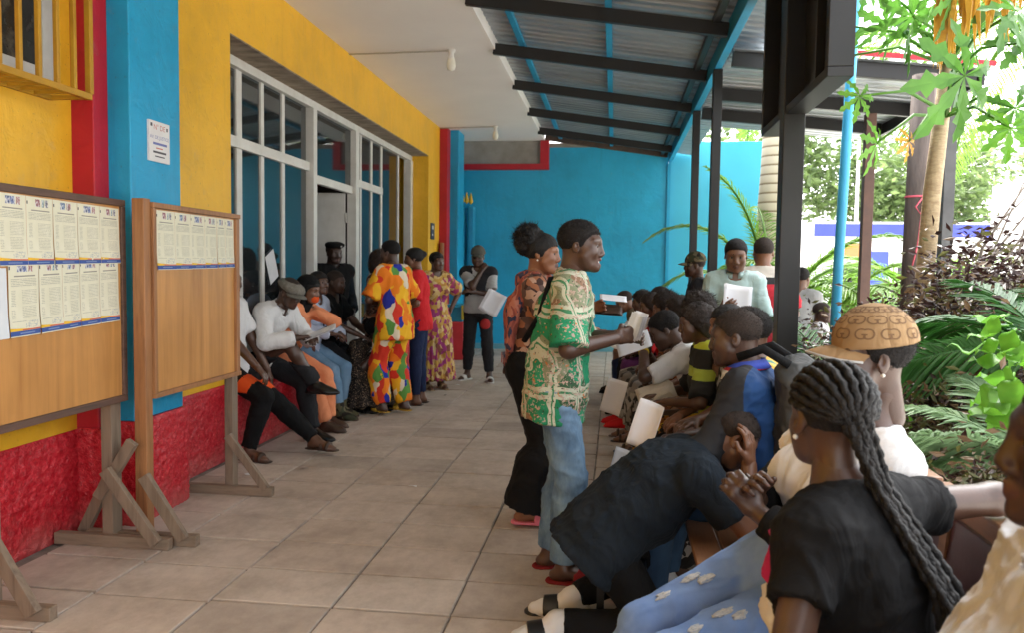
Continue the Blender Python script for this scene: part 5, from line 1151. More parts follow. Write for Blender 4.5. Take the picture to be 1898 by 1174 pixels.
def cells(name, cols, scale, sc=(1, 1, 1), warp=.08, rough=.8, fleck=None, wscale=6):
    """printed cloth: warped colour cells in fixed proportions"""
    m, n, l, b = nt('print_'+name); co = coords(n, 'Object'); tn = n.new('ShaderNodeTexNoise'); tn.inputs['Scale'].default_value = wscale; l.new(co, tn.inputs['Vector'])
    mx = n.new('ShaderNodeVectorMath'); mx.operation = 'MULTIPLY_ADD'; l.new(tn.outputs['Color'], mx.inputs[0]); mx.inputs[1].default_value = (warp*2,)*3; l.new(co, mx.inputs[2])
    mp = n.new('ShaderNodeMapping'); mp.inputs['Scale'].default_value = sc; l.new(mx.outputs[0], mp.inputs[0])
    v = n.new('ShaderNodeTexVoronoi'); v.inputs['Scale'].default_value = scale; l.new(mp.outputs[0], v.inputs['Vector']); se = n.new('ShaderNodeSeparateXYZ'); l.new(v.outputs['Color'], se.inputs[0])
    N = len(cols); r = ramp(n, [(i/N, c) for i, c in enumerate(cols)], 'CONSTANT'); l.new(se.outputs[0], r.inputs[0]); cur = r.outputs[0]
    if fleck:
        c, fs, th = fleck; t = noise(n, l, co, fs, 2, .5); k = n.new('ShaderNodeMath'); k.operation = 'GREATER_THAN'; l.new(t.outputs[0], k.inputs[0]); k.inputs[1].default_value = th; m2 = n.new('ShaderNodeMixRGB'); l.new(k.outputs[0], m2.inputs[0]); l.new(cur, m2.inputs[1]); m2.inputs[2].default_value = c4(c); cur = m2.outputs[0]
    l.new(cur, b.inputs[0]); b.inputs['Roughness'].default_value = rough; b.inputs['Specular IOR Level'].default_value = .2; t2 = noise(n, l, co, 240, 2); bump(n, l, b, t2.outputs[0], .25, .001); return m
def bands(name, stops, axis=2, lo=0., hi=1.):
    """flat stripes along one local axis"""
    m, n, l, b = nt('stripe_'+name); co = coords(n, 'Object'); se = n.new('ShaderNodeSeparateXYZ'); l.new(co, se.inputs[0]); mr = n.new('ShaderNodeMapRange'); mr.inputs[1].default_value = lo; mr.inputs[2].default_value = hi; l.new(se.outputs[axis], mr.inputs[0]); r = ramp(n, stops, 'CONSTANT'); l.new(mr.outputs[0], r.inputs[0]); l.new(r.outputs[0], b.inputs[0]); b.inputs['Roughness'].default_value = .85; t2 = noise(n, l, co, 240, 2); bump(n, l, b, t2.outputs[0], .25, .001); return m
_r, _o, _y, _g, _b, _w = (.62, .04, .02), (.78, .20, .015), (.80, .42, .02), (.10, .26, .05), (.02, .03, .30), (.70, .58, .42)
HARLQ = cells('patchwork', [_r, _y, _o, _b, _r, _g, _y, _o, _w, _r, _y], 13, (1, 1, .55), .07)
DRESS = cells('small_floral', [(.52, .31, .07), (.36, .05, .13), (.58, .40, .16), (.45, .22, .05), (.30, .04, .16), (.62, .46, .22), (.22, .07, .05)], 24, (1, 1, .8), .03)
SPECK = cells('dark_speckle', [(.012, .010, .009), (.02, .016, .013), (.03, .022, .018)], 40, fleck=((.20, .14, .09), 75, .60))
CAMO = cells('camouflage', [(.10, .09, .045), (.05, .055, .03), (.17, .14, .08), (.025, .022, .016)], 22, warp=.05); YFLOR = cells('yellow_floral', [(.66, .42, .02), (.70, .30, .02), (.02, .015, .01), (.62, .45, .05), (.30, .10, .02)], 20, warp=.06, fleck=((.02, .015, .01), 30, .60))
BWFLR = cells('black_white_print', [(.015, .013, .012), (.02, .018, .016), (.30, .27, .24)], 34, warp=.05); TYE = cells('yellow_teal_print', [(.70, .42, .08), (.62, .48, .20), (.10, .30, .26), (.72, .46, .12)], 16, warp=.08); FLOWB = cells('brown_floral', [(.05, .025, .02), (.30, .12, .06), (.10, .06, .05), (.42, .26, .18)], 26, warp=.05); SCARF = cells('coral_weave', [(.36, .10, .065), (.24, .06, .045), (.04, .04, .07), (.40, .15, .10), (.30, .08, .05)], 60, (1, 1, .25), .05); GREYF = cells('grey_floral', [(.22, .21, .2), (.05, .05, .05), (.34, .33, .31)], 18, warp=.06)
BWP = cells('white_on_black', [(.012, .012, .012), (.014, .013, .013), (.012, .012, .012), (.014, .013, .013), (.012, .012, .012), (.014, .013, .013), (.30, .29, .28)], 90, (.5, 1, 1), .06); PUMA = bands('lime_black', [(0, (.02, .018, .015)), (.16, (.42, .48, .03)), (.30, (.02, .018, .015)), (.55, (.40, .46, .05)), (.64, (.02, .018, .015)), (.80, (.48, .52, .03)), (.93, (.55, .58, .05))], 2, .50, 1.18)
REDBLK = bands('white_black_red', [(0, (.45, .02, .03)), (.20, (.015, .014, .014)), (.27, (.55, .02, .035)), (.66, (.02, .018, .02)), (.75, (.62, .56, .48))], 2, .98, 1.62)
def _plaid():
    m, n, l, b = nt('green_patch_print'); co = coords(n, 'Object'); tn = noise(n, l, co, 4, 2); se = n.new('ShaderNodeSeparateXYZ'); l.new(co, se.inputs[0])
    def mth(op, a, c):
        k = n.new('ShaderNodeMath'); k.operation = op
        for i, q in enumerate((a, c)):
            if isinstance(q, (int, float)): k.inputs[i].default_value = q
            else: l.new(q, k.inputs[i])
        return k.outputs[0]
    wob = mth('MULTIPLY', tn.outputs[0], .12)
    v = n.new('ShaderNodeTexVoronoi'); v.inputs['Scale'].default_value = 9; mp = n.new('ShaderNodeMapping'); mp.inputs['Scale'].default_value = (1.2, 1.2, .7); l.new(co, mp.inputs[0]); l.new(mp.outputs[0], v.inputs['Vector']); s2 = n.new('ShaderNodeSeparateXYZ'); l.new(v.outputs['Color'], s2.inputs[0])
    r = ramp(n, [(0, (.015, .19, .085)), (.28, (.22, .13, .08)), (.42, (.02, .24, .11)), (.62, (.04, .10, .045)), (.74, (.015, .22, .10)), (.92, (.20, .22, .13))], 'CONSTANT'); l.new(s2.outputs[0], r.inputs[0]); cur = r.outputs[0]
    def put(mask, c):
        nonlocal cur
        k = n.new('ShaderNodeMixRGB'); l.new(mask, k.inputs[0]); l.new(cur, k.inputs[1]); k.inputs[2].default_value = c4(c); cur = k.outputs[0]
    fz = mth('FRACT', mth('MULTIPLY', mth('ADD', se.outputs[2], wob), 5.2), 0); fy = mth('FRACT', mth('MULTIPLY', mth('ADD', mth('ADD', se.outputs[1], se.outputs[0]), wob), 6.0), 0)
    for f, a in ((fz, .26), (fy, .20)):
        put(mth('LESS_THAN', f, a), (.46, .46, .34)); put(mth('MULTIPLY', mth('GREATER_THAN', f, a*.40), mth('LESS_THAN', f, a*.62)), (.05, .20, .09))
    t = noise(n, l, co, 70, 2); pat = mth('MULTIPLY', mth('GREATER_THAN', t.outputs[0], .56), mth('GREATER_THAN', s2.outputs[1], .45)); put(pat, (.42, .30, .24))
    t = noise(n, l, co, 42, 3); put(mth('MULTIPLY', mth('GREATER_THAN', t.outputs[0], .65), mth('GREATER_THAN', s2.outputs[2], .55)), (.50, .17, .05)); t = noise(n, l, co, 95, 2); put(mth('GREATER_THAN', t.outputs[0], .66), (.04, .03, .025))
    l.new(cur, b.inputs[0]); b.inputs['Roughness'].default_value = .75; b.inputs['Specular IOR Level'].default_value = .25; t2 = noise(n, l, co, 240, 2); bump(n, l, b, t2.outputs[0], .2, .001); return m
GSHIRT = _plaid()
R_ = radians
def earring(p, i, m=None):
    y = 1 if i == 0 else -1; c = p.H(np.array([[-.004, .083*y, -.036]]))[0]; mb = MB(); mb.lathe(tuple(c), [(0, -.006), (.005, -.003), (.006, 0), (.005, .003), (0, .006)], 8); mb.build('earring', m or pm('pearl', (.75, .73, .68), None, 5, .15, 0), p.e, True)
# ================================================================ the two standing in the middle
p = Person('person', (-.27, 3.86, 0), R_(4), 'smiling young man in green patterned shirt and faded jeans, standing', H=1.735, tone=3, pelvis=(0, 0, .945), lean=4, bend=6, head=(-12, 4, 0), hands=(('w', .05, 4.02, 1.17), ('w', .015, 3.72, 1.185)), elbows=((-.5, .7, -.6), (-.45, -.6, -.8)), feet=((-.02, .10, 0), (.05, -.10, 0)), toes=(12, -10), curl=(.45, .75), palms=(V3(0, -1, -.2), V3(0, 1, -.1)), smile=1, hair='short', wide=.95)
p.top(GSHIRT, sleeve=.98, g=.028, hem=.17, flare=.022, amp=.009, sl_flare=.022, straight=.02, neck=.005); p.collar(GSHIRT); p.bottom(JEANS, g=.018, gl=.030, amp=.008); p.shoes('slide', cloth('dull_red_rubber', (.20, .015, .018), None, 0), sole=cloth('dull_red_rubber', (.20, .015, .018), None, 0))
wb_ = MB(); a = p.sh[1]+V3(-.03, .02, .075); wb_.tube([tuple(p.N+V3(-.03, .06, .02)), tuple(a+V3(-.06, .02, -.02)), tuple(a+V3(-.11, .05, -.20)), tuple(p.Wa+V3(-.17, .05, .06))], .016, 6); wb_.build('shoulder_strap', BLACK, p.e, True)
paper('paper_sheets', p.world(p.wr[1]+V3(.09, .03, .05)), (-.75, -.6, .25), (.25, 0, 1), .09, .13, PAPER, 'folded white papers gripped by the man in green shirt', sheets=3)
p = Person('person', (-.49, 4.66, 0), R_(2), 'woman with afro puff and coral scarf standing behind the green shirt', H=1.70, sex='f', tone=4, pelvis=(0, 0, .93), lean=2, bend=4, head=(-12, 3, 0), hands=((.36, .12, 1.26), (.36, -.06, 1.12)), elbows=((-.4, .7, -.6), (-.5, -.5, -.7)), feet=((.06, .09, .02), (.0, -.09, .02)), curl=(.3, .2), palms=(V3(0, -1, 0), V3(0, .8, -.5)), hair='puff')
p.top(FLOWB, sleeve=.55, g=.016, hem=.05, amp=.005); p.bottom(BLACK, g=.030, gl=.070, flare=.035, length=1.96, amp=.007); p.shoes('slide', PINK, sole=pm('pink_foam', (.78, .20, .28), None, 5, .6, .1, kind='Object')); earring(p, 1)
q = S(); q.cone(p.N+V3(.05, .03, .01), p.N+V3(-.06, 0, .02), .055, .06, k=.04); q.cone(p.N+V3(-.05, -.10, -.02), p.N+V3(-.12, -.10, -.16), .065, .07, k=.05, ax=(1, 0, 0), q=1.5); q.cone(p.N+V3(-.12, -.10, -.16), p.N+V3(-.14, -.10, -.36), .075, .06, k=.05, ax=(1, 0, 0), q=1.8); q.cone(p.N+V3(.0, -.08, .0), p.N+V3(-.10, .08, -.12), .06, .06, k=.05)
V, Q = q.mesh(.009); V = folds(V, Q, .012, 20, 2, (1, .4, .1)); sc = qobj('scarf', [(V, Q, 0)], SCARF, p.e); fr = MB()
for k in range(14): a = p.N+V3(-.18+.006*k, -.155+.011*k, -.40); fr.tube([tuple(a), tuple(a+V3(.003*sin(k), 0, -.06-.012*(k % 3)))], .003, 4)
fr.build('fringe', SCARF, sc)
paper('folder', p.world(p.wr[0]+V3(.10, -.02, .0)), (.1, -.5, .85), (1, 0, .1), .10, .16, BROWNL, 'brown folded wallet in the scarfed woman hand', 'wallet', sheets=2)
paper('paper_sheet', p.world(p.wr[0]+V3(.13, -.02, .07)), (.1, -.3, .9), (1, 0, .15), .10, .16, PAPER, 'white sheet above the brown wallet', curve=.01)
# ================================================================ seated along the window ledge (left)
def sit(label, x, y, rz, **k):
    d = dict(H=1.7, tone=1, pelvis=(0, 0, .545), sit=True, lean=6, bend=10, feet=((.46, .11, 0), (.48, -.11, 0)), hands=((.36, .12, .66), (.36, -.10, .66)), elbows=((-.3, .8, -.5), (-.3, -.8, -.5)), palms=(V3(0, 0, -1), V3(0, 0, -1)), group=None); d.update(k); return Person('person', (x, y, 0), R_(rz), label, **d)
LZ = .685
p = sit('man in white tee and black trousers with orange patches, half behind board', -3.04, 6.00, -4, pelvis=(0, 0, LZ), lean=-4, bend=4, feet=((.72, .14, 0), (.30, -.22, 0)), hands=((.20, .28, .62), (.34, -.16, .72)), H=1.78, hair='buzz', head=(0, 5, 0), toes=(-8, -10))
p.top(WHITE, sleeve=.75, g=.024, hem=.10, amp=.007); tr = p.bottom(BLACK, g=.018, gl=.02, amp=.006); p.shoes('sandal', BROWNL)
for i in (0, 1):
    a, b_ = p.hip[i], p.kn[i]; d = unit(b_-a); V, Q = S().cone(a+d*.22, a+d*.40, .094, .084, k=.01).mesh(.010, None, [(a+d*.24, -d), (a+d*.36, d), (a+d*.30+V3(0, 0, -.03), V3(0, 0, -1))]); qobj('orange_patch', [(V, Q, 0)], ORANGE, tr)
p = sit('man in grey flat cap and white shirt writing on his knee', -3.06, 6.56, -12, pelvis=(0, 0, LZ), lean=14, bend=24, head=(-4, 24, 0), feet=((.50, .10, 0), (.58, .02, .42)), knees=((1, .1, .2), (.6, -.2, .8)), hands=((.52, .06, .88), (.50, -.12, .90)), H=1.76, tone=3, hair='buzz', curl=(.4, .7), toes=(0, 5))
p.top(WHITE, sleeve=1.9, g=.026, hem=.08, amp=.008, sl_flare=.008); p.collar(WHITE); p.bottom(GREY, g=.02, gl=.026, amp=.006); p.shoes('loafer', LEATHER); p.cap(cloth('tweed_grey', (.22, .20, .17), (.13, .12, .10), .6, 120, .9, 40), cloth('tweed_dark', (.14, .13, .11), None, .5, 120), flat=True, name='flat_cap')
paper('paper_sheets', p.world(p.wr[0]+V3(.10, -.04, .05)), (-.35, -.25, .9), (1, .2, .3), .20, .27, PAPER, 'white papers on the knee of the flat-capped man', sheets=2)
p = sit('person in orange jacket and long black head veil covering mouth', -3.06, 7.08, -8, pelvis=(0, 0, LZ), lean=16, bend=16, head=(-6, 12, 0), hands=((.26, .08, 1.12), (.30, -.12, .80)), feet=((.44, .10, 0), (.52, -.10, 0)), tone=2, sex='f', hair='tied', curl=(.7, .4), palms=(V3(-1, 0, .3), V3(0, 0, -1)))
p.top(PEACH, sleeve=1.9, g=.026, hem=.06, amp=.008); p.bottom(PEACH, g=.022, gl=.03, amp=.006); p.shoes('shoe', BROWNL)
p.hmesh('veil', S().ell((-.025, 0, .045), (.122, .105, .105)).ell((-.055, 0, -.06), (.085, .105, .13), k=.06).cone((-.06, 0, -.10), (-.13, 0, -.36), .10, .11, k=.06), BLACK, lambda F, X, Y, Z: np.maximum(F, np.minimum((X-.02), (Z+.3)*10) - .06*(Z > .07)).astype(np.float32), .004, 20); p.hmesh('face_cloth', S().ell((.075, .0, -.065), (.035, .05, .045)), ORANGE, None, .004, 30)
p = sit('woman in pale blue shirt with lanyard and jeans on ledge', -3.07, 7.66, -10, pelvis=(0, 0, LZ), lean=10, bend=8, head=(-14, -4, 0), hands=((.34, .12, .82), (.36, -.10, .84)), feet=((.36, .10, 0), (.46, -.10, 0)), tone=1, sex='f', hair='tied', wide=1.08)
p.top(SKYB, sleeve=1.92, g=.022, hem=.06, amp=.008); p.collar(SKYB); p.bottom(MJEANS, g=.014, gl=.014, amp=.005); p.shoes('boot', CAMO, sole=BROWNL); b_ = MB(); b_.tube([tuple(p.N+V3(.03, .07, .03)), tuple(p.C+p.f1*.16+V3(0, .02, .05)), tuple(p.C+p.f1*.17+V3(0, 0, -.06)), tuple(p.C+p.f1*.16+V3(0, -.02, .05)), tuple(p.N+V3(.03, -.07, .03))], .006, 5); b_.build('lanyard', INDIGO, p.e, True); earring(p, 1)
p = sit('person in dark clothes with paper on knee, behind the pale blue shirt', -3.0, 8.08, -10, pelvis=(0, 0, LZ), lean=6, bend=4, head=(0, 8, 0), hands=((.42, .12, .80), (.44, -.10, .80)), feet=((.40, .1, 0), (.46, -.1, 0)), tone=3, hair='buzz')
p.top(BLACK, sleeve=.7, amp=.006); p.bottom(GREY, g=.02, gl=.022); p.shoes('shoe', BLACK)
paper('paper_sheet', (-2.48, 7.96, .62), (.6, -.75, .1), (.1, 0, 1), .18, .26, PAPER, 'white paper hanging at the dark-clad knee on ledge')
# ================================================================ standing group by the door
def std(label, x, y, rz, **k):
    H = k.get('H', 1.7); d = dict(pelvis=(0, 0, .935*H/1.7), lean=2, bend=3, tone=1); d.update(k); return Person('person', (x, y, 0), R_(rz), label, **d)
p = std('guard in black beret and dark uniform vest standing in the doorway', -3.20, 8.78, -38, H=1.76, tone=5, head=(-4, 4, 0), hair='buzz', hands=((.24, .14, 1.0), (.26, -.10, .98)), smile=.5, wide=1.08)
p.top(NAVY, sleeve=1.9, g=.02, hem=.06); p.top(BLACK, sleeve=0, g=.045, hem=.04, amp=.010, name='vest'); p.bottom(cloth('navy_trousers', (.010, .013, .035), None), g=.02, gl=.03); p.shoes('boot', LEATHER); be = p.hmesh('beret', S().ell((-.005, .012, .095), (.112, .108, .036)).ell((.0, 0, .075), (.098, .082, .03), k=.03), BLACK, None, .003, 20); q = MB(); c = p.H(np.array([[.104, .03, .080]]))[0]; q.lathe(tuple(c), [(0, -.014), (.012, -.006), (.012, .008), (0, .014)], 8); q.build('badge', LGREY, be, True)
p = std('person just inside the doorway behind the guard', -3.62, 9.05, -60, H=1.78, tone=3, hair='short'); p.top(GREY); p.bottom(BLACK); p.shoes('shoe', BLACK)
p = Person('person', (-2.66, 8.12, 0), R_(-30), 'woman crouching in dark speckled dress with black head wrap', H=1.68, sex='f', tone=5, pelvis=(-.10, 0, .30), lean=24, bend=20, head=(0, 18, 0), feet=((.18, .12, 0), (.20, -.12, 0)), knees=((1, .2, .9), (1, -.2, .9)), hands=((.34, .10, .62), (.34, -.10, .60)), hair=None)
p.top(SPECK, sleeve=1.3, g=.028, hem=.05, amp=.009); p.skirt(SPECK, (.16, 0, .04), .20, .36, .016, via=[(.10, 0, .36)], q=.95); p.shoes('loafer', LEATHER); p.hmesh('head_wrap', S().ell((-.03, 0, .05), (.125, .105, .105)).ell((-.08, 0, .02), (.08, .08, .08), k=.05), BLACK, lambda F, X, Y, Z: hair_cut(F, X, Y, Z, [-.2, -.06, .0, .05, .1], [-.07, -.07, -.02, .05, .07]), .005, 25)
p = std('curly-haired woman in brown top holding white papers by the door post', -2.52, 8.32, -8, H=1.66, sex='f', tone=1, hair='curly', head=(-20, 4, 0), hands=((.26, .06, 1.06), (.25, -.14, 1.10)), elbows=((-.2, .9, -.5), (-.3, -.9, -.4)), curl=(.5, .5))
p.top(FLOWB, sleeve=.35, g=.016, hem=.06); p.bottom(BLACK, g=.016, gl=.02); p.shoes('shoe', BLACK); b_ = MB(); b_.tube([tuple(p.N+V3(.0, -.09, .02)), tuple(p.C+p.f1*.13+V3(0, -.07, .05)), tuple(p.Wa+p.f1*.14)], .014, 5); b_.build('bag_strap', pm('lime_strap', (.32, .50, .04), None, 5, .6, 0), p.e, True)
paper('paper_sheets', p.world(V3(.27, -.14, .98)), (.2, -1, .15), (.1, 0, 1), .18, .34, PAPER, 'white papers held against the curly-haired woman', sheets=2, curve=.03)
p = std('person in loose patchwork outfit of red, yellow, green and blue, back turned', -2.19, 7.86, 152, H=1.76, sex='f', tone=3, hair='short', head=(14, 6, 0), hands=((.26, .12, 1.08), (.20, -.20, 1.02)), elbows=((-.3, .8, -.5), (-.2, -.9, -.5)), feet=((.06, .11, .03), (-.04, -.11, .03)), wide=1.0)
p.top(HARLQ, sleeve=.92, g=.028, hem=.20, flare=.03, amp=.011, sl_flare=.028, straight=.02, dirn=(1, .5, .3)); p.bottom(HARLQ, length=1.97, g=.032, gl=.050, flare=.0, amp=.012, dirn=(1, .6, .3)); p.shoes('slide', GOLDL, sole=GOLDL)
p = std('young person in red tee and indigo jeans facing left', -2.10, 8.52, 186, H=1.70, tone=2, hair='tied', head=(4, 4, 0), hands=((.22, .14, 1.04), (.24, -.10, 1.02)), feet=((.02, .09, 0), (-.02, -.09, 0)), wide=.95, sex='f')
p.top(REDC, sleeve=.9, g=.022, hem=.12, amp=.008); p.bottom(INDIGO, g=.010, gl=.010, amp=.004, length=1.9); p.shoes('sandal', BROWNL)
p = std('woman in long mustard and magenta floral dress, hand on hip', -2.20, 9.66, -52, H=1.68, sex='f', tone=1, hair='tied', head=(12, 2, 0), hands=((-.02, .24, .98), (.12, -.22, .92)), elbows=((-.35, 1, -.1), (-.4, -.8, -.4)), wide=1.08)
p.top(DRESS, sleeve=.85, g=.024, hem=.02, amp=.008, sl_flare=.04); p.skirt(DRESS, (.02, 0, .12), .165, .27, .018, via=[(0, 0, .78)], pl=22); fl_ = p.skirt(DRESS, (.02, 0, .06), .25, .30, .022, via=[(.01, 0, .26)], pl=30, name='flounce') if False else None; p.shoes('slide', TAN)
p = std('man in grey cap, tee and dark joggers standing before far wall', -1.78, 10.45, -88, H=1.76, tone=3, hair='buzz', head=(-4, 6, 0), hands=((.24, -.04, 1.20), (.13, .06, 1.48)), elbows=((-.2, .9, -.6), (.3, -.7, -.9)), curl=(.5, .7), feet=((.10, .17, 0), (-.08, -.15, 0)), toes=(14, -30), palms=(V3(-.4, 0, -1), V3(-1, 0, .2)))
p.top(LGREY, sleeve=.75, g=.022, hem=.05, amp=.006); p.top(GREY, sleeve=0, g=.032, hem=-.04, name='waistcoat', open_neck=.05); tr = p.bottom(GREY, g=.020, gl=.022, length=1.88, amp=.007); p.shoes('slide', RUBBERW, sole=RUBBERW); p.cap(cloth('grey_green_cap', (.09, .09, .075), None), cloth('grey_green_cap', (.09, .09, .075), None))
a = p.hip[0]+(p.kn[0]-p.hip[0])*.42; V, Q = S().ell(a+V3(.075, .0, 0), (.045, .068, .075)).mesh(.012); qobj('red_emblem', [(V, Q, 0)], cloth('dull_red', (.42, .035, .035), None), tr)
paper('paper_sheets', (-1.56, 10.18, 1.06), (.1, -1, .25), (.5, .1, 1), .24, .30, PAPER, 'open white papers in the grey-capped man hand', sheets=3, curve=.03)
# ================================================================ bench row, far to near
ROW = 'people seated along the benches'
def row(label, x, y, rz=180, **k):
    d = dict(pelvis=(0, 0, .545), group=ROW); d.update(k); return sit(label, x, y, rz, **d)
p = row('bald man in khaki tee leaning over at the far bench end', .52, 9.75, 172, lean=26, bend=12, head=(0, 26, 0), hair='buzz', tone=2, H=1.8, hands=((.42, .10, .74), (.44, -.06, .74))); p.top(KHAKI, sleeve=.75, g=.022); p.bottom(INDIGO); p.shoes('shoe', BLACK)
p = row('seated woman with brown hair next to the khaki tee man', .56, 9.0, 180, sex='f', hair='bob', lean=16, head=(0, 14, 0)); p.top(WHITE, sleeve=1.2); p.bottom(BLACK); p.shoes('shoe', BLACK)
p = row('seated bald person with lilac trousers on the far bench', .60, 8.4, 178, hair='buzz', tone=2, lean=4, head=(10, 6, 0), H=1.76); p.top(GREY, sleeve=1.0); p.bottom(cloth('purple', (.12, .03, .12), None)); p.shoes('shoe', BLACK)
p = row('seated dark-haired woman in red top on the far bench', .58, 7.75, 182, sex='f', hair='bob', lean=14, head=(0, 12, 0), hands=((.36, .10, .88), (.38, -.08, .90))); p.top(REDC, sleeve=1.9); p.bottom(GREYF, g=.03, gl=.05); p.shoes('shoe', REDC)
p = row('seated woman with brown afro in front of the camouflage cap', .66, 7.1, 180, sex='f', hair='afro', lean=12, head=(0, 14, 0), tone=2); p.top(FLOWB, sleeve=1.2); p.bottom(GREYF, g=.03, gl=.05); p.shoes('sandal', BROWNL)
p = row('seated woman in rust orange top with bobbed hair', .70, 6.45, 178, sex='f', hair='bob', tone=2, lean=10, head=(-5, 12, 0)); p.top(RUST, sleeve=1.6, g=.022); p.bottom(BWFLR, g=.03, gl=.05); p.shoes('sandal', BROWNL)
p = row('seated woman with loose brown afro hair and orange print top', .76, 5.75, 178, sex='f', hair='afro', tone=4, lean=8, head=(-4, 10, 0), H=1.74); p.top(TYE, sleeve=.9); p.bottom(FLOWB, g=.025, gl=.04); p.shoes('sandal', BLACK)
p = row('young man in white shirt bent over a phone', .70, 5.28, 176, lean=20, bend=18, head=(0, 30, 0), tone=3, hands=((.50, .02, .98), (.47, -.12, .93)), curl=(.55, .6), H=1.74, hair='short', palms=(V3(-.3, 0, .9), V3(-.3, 0, .9)))
p.top(WHITE, sleeve=.9, g=.022, amp=.007); p.collar(INDIGO); p.bottom(GREY, g=.025, gl=.035); p.shoes('sandal', BROWNL); b_ = MB(); w = p.wr[0]; d = unit(w-p.el[0]); b_.tube([tuple(w-d*.035), tuple(w-d*.02)], .036, 14); b_.build('wristband', pm('yellow_band', (.72, .48, .03), None, 5, .5, 0), p.e, True)
c = p.world(p.wr[0]+V3(.09, -.04, .08)); ph = empty('phone', tuple(c), 'black mobile phone held by the man in white shirt', 'phone'); b_ = MB(); b_.beam((-.04, 0, .07), (.03, 0, -.07), .07, .010, (1, 0, .4)); b_.build('case', LEATHER, ph, bev=.003)
paper('paper_sheets', (.13, 5.1, 1.03), (-.3, -.7, .6), (1, 0, .3), .14, .22, PAPER, 'white papers between the green shirt hand and the phone')
p = row('woman in lime and black striped shirt with short brown afro', .68, 4.92, 176, sex='f', hair='bob', tone=1, lean=10, bend=8, head=(4, 10, 0), hands=((.34, .14, .72), (.40, -.10, .72)), wide=1.05)
p.top(PUMA, sleeve=.95, g=.028, hem=.05, amp=.008); p.bottom(YFLOR, g=.035, gl=.05, length=1.7, amp=.008); p.shoes('sandal', BROWNL)
paper('envelope', (.26, 5.02, .74), (-.3, -.5, .8), (1, .1, .2), .14, .22, CREAM, 'cream envelope on the knees beside the striped shirt', sheets=4)
p = row('woman with black headband whose eyes show behind the boys', .76, 4.62, 184, sex='f', hair='tied', tone=4, lean=4, head=(20, 4, 0)); p.top(BWFLR, sleeve=1.0); p.bottom(BLACK); p.shoes('shoe', BLACK)
p = row('high-forehead person between the headband and the cropped boy', .80, 4.32, 182, hair='buzz', tone=4, lean=2, head=(12, 6, 0)); p.top(CREAM, sleeve=.8); p.bottom(GREEN, g=.03, gl=.04, length=1.5); p.shoes('sandal', BROWNL)
p = row('cropped boy in yellow and teal print shirt', .80, 3.95, 176, hair='short', tone=1, lean=6, head=(-4, 6, 0), hands=((.42, .14, .70), (.38, -.12, .74)), H=1.72); p.top(TYE, sleeve=.9, g=.026); p.bottom(BWFLR, g=.03, gl=.05); p.shoes('sandal', BLACK)
p = row('person in white tank top with bare shoulder behind the backpack', 1.05, 4.5, 160, pelvis=(0, 0, .44), sex='f', tone=2, hair='short', lean=30, bend=12, head=(0, 30, 0), hands=((.34, .14, .60), (.30, -.22, .60))); p.top(WHITE, sleeve=0, g=.012); p.bottom(LJEANS); p.shoes('shoe', WHITE)
p = row('boy in black and blue jersey with striped collar and backpack', .67, 3.48, 158, wide=.92, hair='buzz', tone=3, lean=8, bend=6, head=(8, 8, 0), hands=((.40, .12, .72), (.40, -.08, .74)), H=1.76, curl=(.5, .5))
JER = bands('jersey', [(0, (.004, .040, .14)), (.5, (.013, .013, .015))], 0, -.20, .32); p.top(JER, sleeve=1.2, g=.026, hem=.06, amp=.008, neck=.0); co_ = p.collar(cells('tricolour', [(.02, .05, .35)], 1) if False else bands('tricolour', [(0, (.62, .60, .58)), (.35, (.55, .02, .03)), (.62, (.03, .06, .36))], 2, 1.06, 1.115), r=.086, h=.05); p.bottom(denim('dark', (.05, .10, .18), (.03, .06, .11)), g=.02, gl=.025); p.shoes('shoe', WHITE)
c = p.world(p.C-p.f1*.15+p.l1*.06+V3(0, 0, .03)); bp = empty('backpack', tuple(c), 'grey-black backpack on the back of the jersey boy', 'bag'); bp.rotation_euler = (0, 0, R_(160)); q = S(); q.cone((-.02, 0, .12), (-.03, 0, -.16), .12, .14, k=.06, ax=(1, 0, 0), q=1.35); q.ell((-.06, 0, -.10), (.09, .11, .10), k=.05); V, Q = q.mesh(.010); V = folds(V, Q, .012, 14, 5, (.2, 1, .5)); qobj('sack', [(V, Q, 0)], cloth('charcoal_nylon', (.065, .067, .066), (.042, .044, .044), .3, 120, .6), bp)
b_ = MB(); b_.tube([(.0, -.08, .20), (.10, -.10, .26), (.20, -.11, .22)], .02, 6); b_.tube([(.0, .08, .20), (.10, .10, .26), (.20, .11, .22)], .02, 6); b_.build('straps', BLACK, bp, True)
paper('paper_sheet', (.16, 3.62, .80), (-.5, -.8, .15), (.3, 0, 1), .13, .22, PAPER, 'white paper in the jersey boy hand', curve=.03)
q = empty('pouch', (.26, 3.55, .70), 'small red pouch on the jersey boy lap', 'bag'); V, Q = S().cone((-.09, 0, 0), (.09, 0, .01), .035, .045, k=.02, ax=(0, 0, 1), q=1.3).mesh(.008); qobj('pouch_body', [(V, Q, 0)], REDC, q)
